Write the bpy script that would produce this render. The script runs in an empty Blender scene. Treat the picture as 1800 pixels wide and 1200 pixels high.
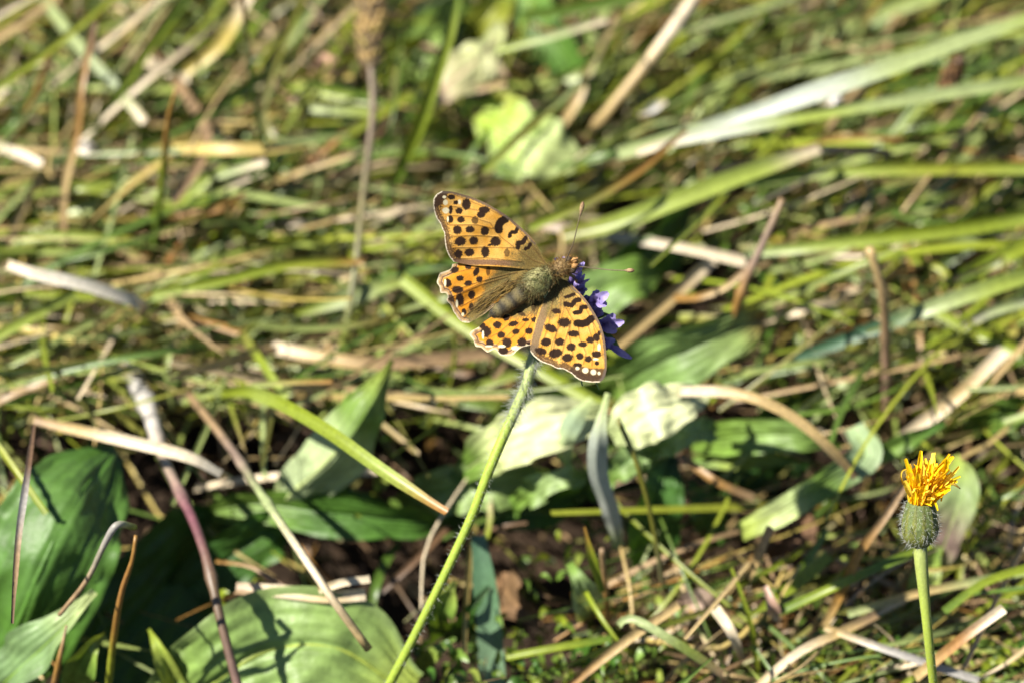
import bpy, math, random
import numpy as np
from mathutils import Vector, Matrix
from mathutils.geometry import delaunay_2d_cdt

random.seed(7)
rng = np.random.default_rng(11)
scene = bpy.context.scene
col = scene.collection

# ------------------------------------------------------------------ camera, sky, sun, exposure
PITCH = math.radians(45)
CAMH = 0.523
FOCUS = 0.600
LENS = 132.5
cam_d = bpy.data.cameras.new('camera'); cam = bpy.data.objects.new('camera', cam_d); col.objects.link(cam)
cam.location = (0, -CAMH / math.tan(PITCH), CAMH)
cam.rotation_euler = (math.pi / 2 - PITCH, 0, 0)
cam_d.sensor_width = 36; cam_d.lens = LENS
cam_d.clip_start = 0.02; cam_d.clip_end = 1000
cam_d.dof.use_dof = True; cam_d.dof.focus_distance = FOCUS; cam_d.dof.aperture_fstop = 14
scene.camera = cam

SUN = Vector((-0.58, -0.16, 0.80)).normalized()          # direction towards the sun
elev = math.asin(SUN.z)
world = bpy.data.worlds.new('World'); scene.world = world; world.use_nodes = True
nt = world.node_tree
sky = nt.nodes.new('ShaderNodeTexSky'); sky.sky_type = 'NISHITA'; sky.sun_disc = False; sky.air_density = 0.8; sky.dust_density = 0.2
sky.sun_elevation = elev; sky.sun_rotation = math.atan2(SUN.x, SUN.y)
nt.links.new(sky.outputs[0], nt.nodes['Background'].inputs[0])
nt.nodes['Background'].inputs[1].default_value = 0.05
sun_d = bpy.data.lights.new('sun', 'SUN'); sun_d.energy = 5.0; sun_d.angle = math.radians(0.53); sun_d.color = (1.0, 0.94, 0.83)
sun = bpy.data.objects.new('sun', sun_d); col.objects.link(sun)
sun.rotation_euler = SUN.to_track_quat('Z', 'Y').to_euler(); sun.location = SUN * 3
vs = scene.view_settings
vs.view_transform = 'Standard'; vs.look = 'None'; vs.gamma = 1; vs.use_curve_mapping = False
vs.exposure = 1.75
scene.cycles.max_bounces = 8; scene.cycles.transmission_bounces = 4; scene.cycles.use_denoising = True

# ------------------------------------------------------------------ coordinates
C = np.array(cam.location)
FW = np.array((0, math.cos(PITCH), -math.sin(PITCH)))
RT = np.array((1.0, 0, 0))
UP = np.array((0, math.sin(PITCH), math.cos(PITCH)))
K = 36.0 / LENS / 1800.0
def P(u, v, d):                                          # photo position and distance along the view axis
    return C + FW * d + RT * ((u - 900) * K * d) + UP * ((600 - v) * K * d)
def depth_for(u, v, zmm):
    return (zmm * 0.001 - C[2]) / (FW[2] + UP[2] * (600 - v) * K)
def G(u, v, zmm):                                        # photo position and height above ground in mm
    return P(u, v, depth_for(u, v, zmm))
def nrm(a):
    return a / (np.linalg.norm(a, axis=-1, keepdims=True) + 1e-12)
def catmull(pts, n):
    pts = np.asarray(pts, float)
    if len(pts) == 2:
        return pts[0] + (pts[1] - pts[0]) * np.linspace(0, 1, n)[:, None]
    p = np.vstack([2 * pts[0] - pts[1], pts, 2 * pts[-1] - pts[-2]])
    seg = np.linalg.norm(np.diff(pts, axis=0), axis=1); cum = np.r_[0, np.cumsum(seg)]
    out = []
    for s in np.linspace(0, cum[-1], n):
        i = min(max(np.searchsorted(cum, s, 'right') - 1, 0), len(seg) - 1)
        t = (s - cum[i]) / (seg[i] + 1e-12)
        a, b, c_, d = p[i], p[i + 1], p[i + 2], p[i + 3]
        out.append(0.5 * (2 * b + (c_ - a) * t + (2 * a - 5 * b + 4 * c_ - d) * t * t + (3 * b - a - 3 * c_ + d) * t ** 3))
    return np.array(out)
def interp(vals, n):
    vals = np.asarray(vals, float)
    if vals.ndim == 0: vals = vals[None]
    if len(vals) == 1: vals = np.repeat(vals, 2, 0)
    x = np.linspace(0, len(vals) - 1, n); i = np.clip(x.astype(int), 0, len(vals) - 2); f = x - i
    f = f * f * (3 - 2 * f)
    if vals.ndim == 2: f = f[:, None]
    return vals[i] * (1 - f) + vals[i + 1] * f
_tab = rng.random((256, 256))
def vnoise(x, y):
    x = np.asarray(x, float); y = np.asarray(y, float)
    xi = np.floor(x).astype(int); yi = np.floor(y).astype(int); fx = x - xi; fy = y - yi
    fx = fx * fx * (3 - 2 * fx); fy = fy * fy * (3 - 2 * fy)
    g = lambda a, b: _tab[a & 255, b & 255]
    return (g(xi, yi) * (1 - fx) + g(xi + 1, yi) * fx) * (1 - fy) + (g(xi, yi + 1) * (1 - fx) + g(xi + 1, yi + 1) * fx) * fy
def sstep(a, b, x):
    t = np.clip((x - a) / (b - a), 0, 1); return t * t * (3 - 2 * t)

# ------------------------------------------------------------------ materials
def new_mat(name, rough=0.5, spec=0.4, trans=0.3, streak=0.0, grain=0.15, gscale=900, bump=0.0, bscale=1500, tint=(1.15, 1.1, 0.6), sheen=0.0):
    m = bpy.data.materials.new(name); m.use_nodes = True
    t = m.node_tree; n = t.nodes; L = t.links
    b = n['Principled BSDF']; out = n['Material Output']
    b.inputs['Roughness'].default_value = rough; b.inputs['Specular IOR Level'].default_value = spec
    if sheen: b.inputs['Sheen Weight'].default_value = sheen
    at = n.new('ShaderNodeAttribute'); at.attribute_name = 'col'
    tc = n.new('ShaderNodeTexCoord')
    nz = n.new('ShaderNodeTexNoise'); nz.inputs['Scale'].default_value = gscale; nz.inputs['Detail'].default_value = 4
    L.new(tc.outputs['Object'], nz.inputs['Vector'])
    mr = n.new('ShaderNodeMapRange'); mr.inputs['From Min'].default_value = 0.25; mr.inputs['From Max'].default_value = 0.75
    mr.inputs['To Min'].default_value = 1 - grain; mr.inputs['To Max'].default_value = 1 + grain
    L.new(nz.outputs['Fac'], mr.inputs['Value'])
    mul = n.new('ShaderNodeVectorMath'); mul.operation = 'SCALE'
    L.new(at.outputs['Color'], mul.inputs[0]); L.new(mr.outputs[0], mul.inputs['Scale'])
    c = mul.outputs[0]
    if streak:
        mp = n.new('ShaderNodeMapping'); mp.inputs['Scale'].default_value = (9, 55, 1)
        L.new(tc.outputs['UV'], mp.inputs['Vector'])
        n2 = n.new('ShaderNodeTexNoise'); n2.inputs['Scale'].default_value = 1.0; n2.inputs['Detail'].default_value = 3
        L.new(mp.outputs[0], n2.inputs['Vector'])
        m2 = n.new('ShaderNodeMapRange'); m2.inputs['From Min'].default_value = 0.3; m2.inputs['From Max'].default_value = 0.7
        m2.inputs['To Min'].default_value = 1 - streak; m2.inputs['To Max'].default_value = 1 + streak
        L.new(n2.outputs['Fac'], m2.inputs['Value'])
        mu2 = n.new('ShaderNodeVectorMath'); mu2.operation = 'SCALE'
        L.new(c, mu2.inputs[0]); L.new(m2.outputs[0], mu2.inputs['Scale']); c = mu2.outputs[0]
    L.new(c, b.inputs['Base Color'])
    if bump:
        nb = n.new('ShaderNodeTexNoise'); nb.inputs['Scale'].default_value = bscale; nb.inputs['Detail'].default_value = 3
        L.new(tc.outputs['Object'], nb.inputs['Vector'])
        bp = n.new('ShaderNodeBump'); bp.inputs['Strength'].default_value = bump; bp.inputs['Distance'].default_value = 0.0003
        L.new(nb.outputs['Fac'], bp.inputs['Height']); L.new(bp.outputs[0], b.inputs['Normal'])
    if trans:
        tr = n.new('ShaderNodeBsdfTranslucent'); mx = n.new('ShaderNodeMixShader'); mx.inputs[0].default_value = trans
        tm = n.new('ShaderNodeVectorMath'); tm.operation = 'MULTIPLY'; tm.inputs[1].default_value = tint
        L.new(c, tm.inputs[0]); L.new(tm.outputs[0], tr.inputs['Color'])
        L.new(b.outputs[0], mx.inputs[1]); L.new(tr.outputs[0], mx.inputs[2]); L.new(mx.outputs[0], out.inputs['Surface'])
    return m
M = dict(
    grass=new_mat('grass_blade', 0.42, 0.38, 0.22, 0.25, 0.15, 700, tint=(1.2, 1.1, .4)),
    dry=new_mat('dry_straw', 0.5, 0.45, 0.12, 0.25, 0.22, 900, tint=(1.1, 1, 0.8)),
    leaf=new_mat('broad_leaf', 0.5, 0.32, 0.22, 0.0, 0.22, 450, 0.6, 700, tint=(1.2, 1.1, .4)),
    felt=new_mat('felted_leaf', 0.8, 0.2, 0.15, 0.0, 0.15, 1500, 0.4, 3000, tint=(1, 1, .9)),
    wing=new_mat('wing_scale', 0.85, 0.05, 0.06, 0.0, 0.10, 6000, 0.25, 9000, tint=(1.1, .9, .6)),
    hair=new_mat('hair', 0.7, 0.12, 0.2, 0.0, 0.1, 2000, tint=(1, 1, 1)),
    body=new_mat('body_cuticle', 0.7, 0.3, 0.0, 0.0, 0.35, 4000, 0.6, 5000),
    petal=new_mat('petal', 0.55, 0.3, 0.30, 0.0, 0.12, 2500, 0.2, 3000, tint=(1.0, .95, 1.1)),
    ligule=new_mat('yellow_ligule', 0.55, 0.2, 0.45, 0.0, 0.08, 2500, 0.2, 3000, tint=(1.1, .85, .4)),
    stem=new_mat('green_stem', 0.45, 0.4, 0.10, 0.0, 0.12, 2500, 0.25, 3000),
    bract=new_mat('bract', 0.6, 0.3, 0.1, 0.0, 0.25, 2500, 0.4, 3500),
    seed=new_mat('seed', 0.6, 0.3, 0.0, 0.0, 0.4, 1200, 0.6, 2000),
    litter=new_mat('litter', 0.75, 0.25, 0.12, 0.0, 0.35, 700, 0.6, 1000, tint=(1.1, 1, .8)),
)
def soil_material():
    m = bpy.data.materials.new('soil'); m.use_nodes = True; t = m.node_tree; n = t.nodes; L = t.links
    b = n['Principled BSDF']; b.inputs['Roughness'].default_value = 0.95; b.inputs['Specular IOR Level'].default_value = 0.15
    tc = n.new('ShaderNodeTexCoord')
    nz = n.new('ShaderNodeTexNoise'); nz.inputs['Scale'].default_value = 180; nz.inputs['Detail'].default_value = 8; nz.inputs['Roughness'].default_value = .7
    L.new(tc.outputs['Object'], nz.inputs['Vector'])
    cr = n.new('ShaderNodeValToRGB'); e = cr.color_ramp.elements
    e[0].position = .3; e[0].color = (.012, .008, .005, 1); e[1].position = .75; e[1].color = (.035, .021, .012, 1)
    L.new(nz.outputs['Fac'], cr.inputs['Fac']); L.new(cr.outputs[0], b.inputs['Base Color'])
    bp = n.new('ShaderNodeBump'); bp.inputs['Strength'].default_value = .8; bp.inputs['Distance'].default_value = .002
    L.new(nz.outputs['Fac'], bp.inputs['Height']); L.new(bp.outputs[0], b.inputs['Normal'])
    return m
M['soil'] = soil_material()

# ------------------------------------------------------------------ mesh helpers; a geo is (verts, faces, colours, uvs)
def merge(geos):
    V, F, Cc, U = [], [], [], []; o = 0
    for v, f, c, u in geos:
        V.append(v); Cc.append(c); U.append(u)
        F.extend([tuple(i + o for i in q) for q in f]); o += len(v)
    return np.vstack(V), F, np.vstack(Cc), np.vstack(U)
REFL = dict(grass_blade=.62, dry_straw=.58, broad_leaf=.62, felted_leaf=.6, litter=.7, green_stem=.84, bract=.85, hair=.5, petal=.62, yellow_ligule=.9, wing_scale=.58, body_cuticle=.7)   # reflectance of each material's palette
def make_mesh(name, geo, mat, origin=None):
    v, f, c, u = geo
    c = np.asarray(c) * REFL.get(mat.name, 1)
    if origin is not None: v = v - np.asarray(origin)
    me = bpy.data.meshes.new(name)
    me.from_pydata(v.tolist(), [], f); me.update()
    a = me.color_attributes.new('col', 'FLOAT_COLOR', 'POINT')
    a.data.foreach_set('color', np.hstack([np.clip(c, 0, 1), np.ones((len(c), 1))]).astype(np.float32).ravel())
    uv = me.uv_layers.new(name='uv')
    li = np.empty(len(me.loops), np.int32); me.loops.foreach_get('vertex_index', li)
    uv.data.foreach_set('uv', u[li].astype(np.float32).ravel())
    me.polygons.foreach_set('use_smooth', np.ones(len(me.polygons), bool))
    me.materials.append(mat)
    return me
def link(name, data, parent=None, loc=None):
    o = bpy.data.objects.new(name, data); col.objects.link(o)
    if loc is not None: o.location = loc
    if parent is not None: o.parent = parent
    return o
def tag(o, label=None, cat=None, group=None, kind=None):
    if label: o['label'] = label
    if cat: o['category'] = cat
    if group: o['group'] = group
    if kind: o['kind'] = kind
    return o
def thing(name, label, cat, loc, group=None):
    o = link(name, None, None, loc); o.empty_display_size = 0.005
    return tag(o, label, cat, group)
ORIG = {}
def root_of(o):
    while o.parent: o = o.parent
    return o
def part(name, geo, mat, parent, kind=None, label=None):
    o = link(name, make_mesh(name, geo, mat, np.array(root_of(parent).location)), parent)
    return tag(o, label, kind=kind)
def solo(name, geo, mat, label, cat, group=None, kind=None, base=None):
    base = geo[0][0] if base is None else base
    o = link(name, make_mesh(name, geo, mat, base), None, tuple(base))
    return tag(o, label, cat, group, kind)

def frame(pts, roll=0.0, ref=None):
    T = nrm(np.gradient(pts, axis=0))
    V = nrm(C - pts) if ref is None else np.repeat(nrm(np.asarray(ref, float))[None], len(pts), 0)
    S = nrm(np.cross(T, V)); N = np.cross(S, T)
    r = interp(np.radians(np.atleast_1d(roll)), len(pts))[:, None]
    return T, S * np.cos(r) + N * np.sin(r), N * np.cos(r) - S * np.sin(r)
def ribbon(pts, hw, cols, roll=0.0, fold=0.35, n=None, nv=4, ref=None, wave=0.0, veins=0, vein_col=1.25, wf=5.0, seed=0, ctr=0.0, edge=None, across=None):
    """a blade or leaf: a curved, creased sheet along pts, hw = half widths in metres"""
    n = n or max(8, 4 * len(pts))
    p = catmull(pts, n); h = interp(hw, n) if np.ndim(hw) else np.full(n, hw)
    T, S, N = frame(p, roll, ref); c = interp(cols, n)
    s = np.linspace(-1, 1, nv + 1)
    L = np.r_[0, np.cumsum(np.linalg.norm(np.diff(p, axis=0), axis=1))]
    tt = np.linspace(0, 1, n)
    f = interp(fold, n) if np.ndim(fold) else np.full(n, fold)
    off = np.abs(s)[None, :] * np.sin(f)[:, None] * h[:, None]
    if wave:
        off = off + wave * h[:, None] * (np.abs(s) ** 1.3)[None] * np.sin(tt[:, None] * wf * 6.28 + seed * 1.7 + (s > 0)[None] * 2.1 + np.sin(tt[:, None] * 9 + seed))
        off = off + wave * 0.5 * h[:, None] * (vnoise(tt[:, None] * 4 + seed * 3.1, s[None] * 1.5 + seed) - .5)
    shade = np.ones((n, nv + 1)) * (1 + 0.10 * (vnoise(tt[:, None] * 6 + seed, s[None] * 2 + seed * 7.7) - .5))
    if veins:
        for k in range(-veins, veins + 1):
            s0 = k / (veins + .6) * (1 - .1 * tt[:, None] * abs(k) / veins); g = np.exp(-((s[None] - s0) / (0.05 if k else 0.07)) ** 2)
            off = off - g * h.mean() * (0.09 if k else .14); shade = shade + g * (vein_col - 1) * (1.4 if k == 0 else .7)
        bul = np.sin(tt[:, None] * 34 + np.abs(s)[None] * 9 + 3 * vnoise(tt[:, None] * 8 + seed, s[None] * 4)) * np.abs(s)[None]
        off = off + bul * h.mean() * .03; shade = shade * (1 + .05 * bul)
        off = off + h.mean() * (.16 * (vnoise(tt[:, None] * 7 + seed * 2.3, s[None] * 2.2 + seed) - .5) + .07 * (vnoise(tt[:, None] * 19 + seed, s[None] * 6 + seed) - .5))
        shade = shade * (1 + .35 * (vnoise(tt[:, None] * 9 + seed * 5, s[None] * 3 + seed * 2) - .5) + .3 * (vnoise(tt[:, None] * 24 + seed, s[None] * 8) - .5))
    w = s[None, :] * np.cos(f)[:, None] * h[:, None] + ctr * h[:, None]
    V = p[:, None] + S[:, None] * w[..., None] + N[:, None] * off[..., None]
    cc = np.repeat(c[:, None], nv + 1, 1) * shade[..., None]
    if edge is not None:
        e = (sstep(.7, 1, np.abs(s)))[None, :, None]; cc = cc * (1 - e) + np.asarray(edge)[None, None] * e
    if across is not None:
        cc = cc * interp(across, nv + 1)[None]
    uv = np.stack([np.repeat(L[:, None], nv + 1, 1) * 100, np.repeat(s[None] * .5 + seed * .37, n, 0) * h.mean() * 1000 / 4], -1)
    q = nv + 1
    F = [(i * q + j, i * q + j + 1, (i + 1) * q + j + 1, (i + 1) * q + j) for i in range(n - 1) for j in range(nv)]
    return V.reshape(-1, 3), F, cc.reshape(-1, 3), uv.reshape(-1, 2)
def tube(pts, r, cols, n=None, sides=7, seed=0, nz=.15):
    n = n or max(8, 4 * len(pts))
    p = catmull(pts, n); rr = interp(r, n) if np.ndim(r) else np.full(n, r)
    T, S, N = frame(p); c = interp(cols, n)
    a = np.arange(sides) / sides * 2 * math.pi
    V = p[:, None] + (S[:, None] * np.cos(a)[None, :, None] + N[:, None] * np.sin(a)[None, :, None]) * rr[:, None, None]
    L = np.r_[0, np.cumsum(np.linalg.norm(np.diff(p, axis=0), axis=1))]
    sh = 1 + nz * (vnoise(L[:, None] * 900 + seed, a[None] * 1.2 + seed * 3) * 2 - 1)
    cc = c[:, None] * sh[..., None]
    uv = np.stack([np.repeat(L[:, None], sides, 1) * 100, np.repeat(np.sin(a)[None] * .5, n, 0)], -1)
    F = [(i * sides + j, i * sides + (j + 1) % sides, (i + 1) * sides + (j + 1) % sides, (i + 1) * sides + j) for i in range(n - 1) for j in range(sides)]
    F.append(tuple(range(sides))[::-1]); F.append(tuple((n - 1) * sides + j for j in range(sides)))
    return V.reshape(-1, 3), F, cc.reshape(-1, 3), uv.reshape(-1, 2)
def hairs(roots, dirs, lens, rad, cols, bend=None, segs=3):
    """many fine hairs as thin three-sided tapering tubes"""
    roots = np.asarray(roots); n = len(roots); dirs = nrm(np.asarray(dirs)); lens = np.broadcast_to(lens, n)[:, None]
    cols = np.broadcast_to(cols, (n, 3)); rad = np.broadcast_to(rad, n)
    if bend is None: bend = rng.normal(0, .35, (n, 3))
    ref = nrm(rng.normal(0, 1, (n, 3))); A = nrm(np.cross(dirs, ref)); B = np.cross(dirs, A)
    V = np.zeros((n, segs + 1, 3, 3))
    for k in range(segs + 1):
        t = k / segs; cpt = roots + dirs * lens * t + bend * lens * t * t * .6
        r = (rad * (1 - .85 * t))[:, None]
        for j in range(3):
            an = j * 2.0944; V[:, k, j] = cpt + (A * math.cos(an) + B * math.sin(an)) * r
    q = (segs + 1) * 3; F = []
    for i in range(n):
        o = i * q
        for k in range(segs):
            for j in range(3):
                j2 = (j + 1) % 3
                F.append((o + k * 3 + j, o + k * 3 + j2, o + k * 3 + 3 + j2, o + k * 3 + 3 + j))
    return V.reshape(-1, 3), F, np.repeat(cols, q, 0), np.zeros((n * q, 2))

# base colours (albedo)
G1 = (.20, .255, .018); G2 = (.10, .165, .018); G3 = (.035, .08, .012); PG = (.30, .36, .15); OL = (.17, .17, .025); LG = (.26, .325, .055)
ST = (.43, .31, .13); CR = (.62, .52, .36); TN = (.31, .205, .105); BR = (.14, .078, .038); OC = (.30, .16, .035); YL = (.42, .33, .07)
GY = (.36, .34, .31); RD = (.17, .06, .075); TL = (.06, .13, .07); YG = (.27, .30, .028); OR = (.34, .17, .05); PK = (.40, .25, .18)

# ------------------------------------------------------------------ ground
def ground():
    n = 180; x = np.linspace(-.45, .45, n); X, Y = np.meshgrid(x, x)
    Z = (vnoise(X * 60 + 50, Y * 60 + 50) - .5) * .010 + (vnoise(X * 250 + 9, Y * 250 + 9) - .5) * .004 - .001
    edge = np.maximum(np.abs(X), np.abs(Y)); Z = Z * sstep(.45, .38, edge) - .016
    V = np.stack([X, Y, Z], -1).reshape(-1, 3)
    F = [(i * n + j, i * n + j + 1, (i + 1) * n + j + 1, (i + 1) * n + j) for i in range(n - 1) for j in range(n - 1)]
    b = len(V); far = 300.0
    ring = [(-far, -far, -.016), (far, -far, -.016), (far, far, -.016), (-far, far, -.016)]
    V = np.vstack([V, ring])
    bot = list(range(n)); top = [(n - 1) * n + j for j in range(n)]
    lef = [i * n for i in range(n)]; rig = [i * n + n - 1 for i in range(n)]
    F += [tuple([b, b + 1] + bot[::-1]), tuple([b + 2, b + 3] + top), tuple([b + 1, b + 2] + rig[::-1]), tuple([b + 3, b] + lef)]
    me = make_mesh('ground', (V, F, np.full((len(V), 3), .03), np.zeros((len(V), 2))), M['soil'])
    tag(link('ground', me), 'dark brown soil under the meadow sward', 'ground', kind='structure')
ground()

# ------------------------------------------------------------------ hand-set blades, stalks and stems
def wpx(pts3, w):
    d = np.array([np.dot(q - C, FW) for q in pts3]); w = np.atleast_1d(np.asarray(w, float))
    ww = interp(w, len(pts3)) if len(w) > 1 else np.full(len(pts3), w[0])
    return ww * K * d * .5
_id = [0]
def blade(label, pts, w, cols, roll=None, fold=.45, cat='grass', name='grass_strand', mat='grass', group=None, taper=(1, 1), n=None):
    _id[0] += 1; s = _id[0]
    p3 = np.array([G(*q) for q in pts]); hw = wpx(p3, w)
    k = np.ones(len(hw)); k[0] *= taper[0]; k[-1] *= taper[1]
    if roll is None: roll = (random.uniform(-30, 30), random.uniform(-30, 30))
    g = ribbon(p3, hw * k * 1.08, cols if np.ndim(cols) > 1 else [cols, cols], roll, fold, n, 4, seed=s)
    return solo(name, g, M[mat], label, cat, group)
def dry(label, pts, w, cols, **kw):
    kw.setdefault('name', 'dry_grass_stalk'); kw.setdefault('cat', 'dry stalk'); kw.setdefault('mat', 'dry')
    return blade(label, pts, w, cols, **kw)
def stalk(label, pts, w, cols, name='dry_stalk', cat='dry stalk', mat='dry', nodes=(), taper=(1, 1), group=None):
    _id[0] += 1
    p3 = np.array([G(*q) for q in pts]); r = wpx(p3, w); r[0] *= taper[0]; r[-1] *= taper[1]
    n = max(24, 6 * len(pts)); rr = interp(r, n)
    for t in nodes: rr = rr * (1 + .45 * np.exp(-((np.linspace(0, 1, n) - t) / .018) ** 2))
    g = tube(p3, rr, cols if np.ndim(cols) > 1 else [cols, cols], n, 8, seed=_id[0] * 3.3, nz=.3)
    return solo(name, g, M[mat], label, cat, group)

# upper left
blade('bright green straight grass blade crossing the broken pale blade', [(-40, 178, 50), (90, 86, 48), (190, 2, 46), (260, -50, 45)], 14, [G1, YG, G1], roll=10)
blade('pale grey-green grass blade with a frayed tip, crossed by a bright green blade', [(60, -25, 34), (108, 40, 36), (152, 95, 36), (207, 152, 37)], 19, [PG, PG, (.33, .38, .24)], roll=-12, taper=(1, .8))
dry('short broken piece of pale blade in line with the grey-green blade', [(213, 165, 35), (256, 214, 34)], 17, [PG, CR])
stalk('brown upright stalk with a swollen joint beside the yellow-brown stem', [(97, 78, 45), (62, 170, 30), (28, 255, 12)], 13, [BR, OC, BR], nodes=(.55,))
dry('slender yellow-brown stem with an ochre upper half', [(165, 40, 55), (143, 150, 50), (135, 238, 42), (115, 330, 34), (112, 420, 25)], 13, [BR, OC, OC, ST, TN])
blade('olive green blade rising steeply between the pale blade and the cream straw', [(335, -20, 45), (243, 108, 40), (165, 232, 30)], 19, [G2, G1, G2], roll=25)
dry('cream ribbed straw fragment lying under the olive blade', [(222, 88, 24), (275, 115, 26), (332, 143, 27)], 19, [TN, CR, CR])
dry('broad yellow straw blade with a green lower edge', [(440, -5, 40), (385, 80, 38), (325, 128, 34)], (20, 26, 18), [CR, YL, YL])
blade('green blade tucked along the yellow straw blade', [(470, 25, 25), (410, 80, 24), (335, 128, 22)], 18, [G2, G1, LG])
blade('pale green blade lying level above the cream straw', [(170, 48, 28), (250, 25, 30), (330, 8, 30)], 18, [LG, PG, LG])
stalk('thin dark green stem standing up past the olive kinked blade', [(424, -30, 75), (438, 100, 60), (450, 190, 48), (480, 330, 28), (488, 430, 15)], 8, [BR, G3, G3, (.05, .07, .03)], name='grass_stalk', mat='grass')
blade('olive grass blade kinked sharply at its middle', [(535, -20, 40), (482, 110, 36), (462, 190, 34), (472, 238, 33), (520, 278, 30)], 17, [OL, OL, (.2, .2, .07), OL], roll=20)
stalk('slim upright grass stem with a brown withered tip', [(310, 158, 72), (297, 205, 66), (287, 300, 48), (266, 480, 18)], (7, 12, 13, 13), [OC, OC, G1, G2, G2], name='grass_stalk', mat='grass')
blade('pale green blade ending in a fluffy white tip', [(340, 320, 30), (400, 304, 33), (468, 286, 36)], 14, [LG, PG, CR])
dry('cream straw lying just below the blade with the fluffy tip', [(380, 335, 32), (425, 316, 33), (466, 298, 34)], 13, [LG, CR, CR])
dry('pale dry blade with a rounded end near the brown jointed stalk', [(-40, 245, 36), (30, 272, 37), (72, 292, 37)], 19, [PG, CR, CR])
dry('orange-brown dry blade slanting beside the kinked olive blade', [(605, 232, 30), (545, 285, 27), (478, 350, 20)], 14, [OC, OR, BR])
blade('yellow-green blade arching under the cream straw', [(250, 390, 18), (330, 345, 28), (420, 262, 36), (460, 240, 36)], 15, [G1, LG, LG, YG])
blade('level green blade under the kinked olive blade', [(500, 150, 25), (570, 165, 27), (650, 175, 28)], 20, [G1, LG, LG])
dry('tan flat straw lying across the level green blade', [(420, 135, 22), (520, 140, 26), (620, 130, 28)], 16, [ST, ST, YL])
blade('pale level blade in front of the thin dark stem', [(490, 178, 24), (560, 192, 26), (660, 200, 26)], 17, [LG, PG, LG])
blade('green level blade just above the yellow-green level blade', [(-30, 350, 24), (60, 338, 26), (150, 326, 26), (250, 322, 24)], 16, [LG, G1, LG, LG])
blade('yellow-green level blade below the slim upright stem', [(20, 425, 26), (110, 415, 28), (250, 425, 28)], 17, [LG, LG, YG])
blade('pale green round-ended blade above the bleached white blade', [(-40, 448, 28), (60, 440, 29), (175, 444, 29)], 16, [G1, LG, PG])
dry('grey bark-like strip lying behind the wing tip', [(470, 385, 16), (600, 378, 18), (780, 375, 18)], 22, [GY, TN, GY])
# left middle
dry('bleached white grass blade bent over at one end', [(14, 466, 50), (62, 482, 50), (150, 502, 47), (242, 533, 40), (250, 552, 33)], (18, 24, 22, 18), [CR, (.68, .63, .52), (.66, .6, .48), TN], roll=5)
blade('bright green blade with an orange tip lying towards the butterfly', [(268, 516, 34), (380, 494, 36), (500, 466, 37), (612, 459, 36), (640, 462, 36)], (20, 21, 19, 12), [LG, G1, G1, YG, OC], roll=-15)
blade('green blade slanting just under the bleached white blade', [(-30, 607, 32), (50, 560, 34), (132, 514, 32)], 20, [G1, LG, LG])
blade('vivid green arched blade with a cut brown tip over dark soil', [(382, 690, 30), (432, 686, 42), (492, 708, 54), (575, 757, 60), (665, 822, 62), (752, 880, 62), (786, 900, 62)], (16, 20, 24, 24, 25, 24, 15), [G1, G1, LG, G1, G1, LG, OR], roll=(-20, 15), n=40)
blade('short green blade meeting the arched vivid blade', [(428, 590, 34), (468, 648, 36), (502, 702, 36)], 15, [OL, G1, LG])
blade('ochre and green blade lying level near the bleached blade', [(275, 566, 26), (330, 560, 28), (430, 588, 28)], 12, [OL, OC, OC])
dry('wide tan stalk running level behind the hindwing', [(478, 612, 30), (560, 628, 31), (650, 640, 31), (760, 632, 29), (880, 618, 26)], 25, [CR, ST, TN, TN, TN])
blade('pale broad blade slanting up to the butterfly hindwing', [(520, 552, 26), (620, 517, 29), (718, 494, 30)], (16, 38, 10), [G1, PG, LG])
blade('green blade passing behind the butterfly and the hairy stem', [(708, 490, 36), (790, 555, 36), (860, 600, 36), (940, 645, 36), (1062, 715, 34)], 24, [LG, G1, YG, G1, LG], roll=-15)
dry('cream straw with a blunt white end crossing the whitish withered stem', [(60, 738, 40), (140, 756, 42), (230, 776, 44), (330, 802, 44), (388, 832, 40)], (14, 20, 22, 22, 14), [TN, ST, CR, CR, (.68, .62, .5)], roll=0)
stalk('whitish withered stem turning wine red then brown downwards', [(215, 625, 14), (258, 710, 26), (286, 800, 36), (342, 920, 42), (368, 1000, 42), (388, 1090, 38), (425, 1230, 28)], (22, 34, 28, 18, 18, 17, 16), [GY, (.5, .48, .44), (.6, .56, .5), (.36, .28, .2), RD, (.14, .09, .05), (.17, .10, .08)], nodes=(.25, .42, .6, .8))
stalk('long straight stem, brown above and pale green below, over the leaf shade', [(330, 690, 24), (402, 782, 38), (462, 872, 46), (525, 965, 50), (585, 1053, 48), (648, 1140, 40)], 15, [TN, TN, (.24, .17, .13), PG, CR, ST], nodes=(.42, .6))
dry('thin brown withered stalk with a pale lower end by the big leaf', [(60, 745, 62), (45, 850, 66), (32, 940, 66), (24, 1040, 64), (21, 1095, 62)], (6, 11, 14, 12, 6), [BR, BR, GY, TN, BR])
blade('thin yellow-green blade crossing the big broad leaf', [(-15, 770, 48), (30, 830, 47), (82, 902, 44)], 11, [YG, YG, G1])
stalk('wiry grey stem bent over beside the orange-tipped stem', [(236, 926, 60), (206, 922, 64), (184, 955, 60), (152, 1020, 52), (104, 1080, 45)], (12, 13, 10, 9, 8), [YG, GY, (.3, .27, .2), TN, TN])
stalk('upright stem fading from orange tip to yellow-green base', [(239, 940, 62), (232, 985, 58), (214, 1040, 50), (200, 1120, 38), (188, 1230, 20)], (7, 10, 12, 13, 13), [OC, OR, OC, YG, YG], name='grass_stalk', mat='grass')
stalk('short pointed brown stub between curled leaves', [(117, 1098, 40), (106, 1150, 36), (92, 1220, 26)], (4, 11, 13), [TN, OC, BR])
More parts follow.
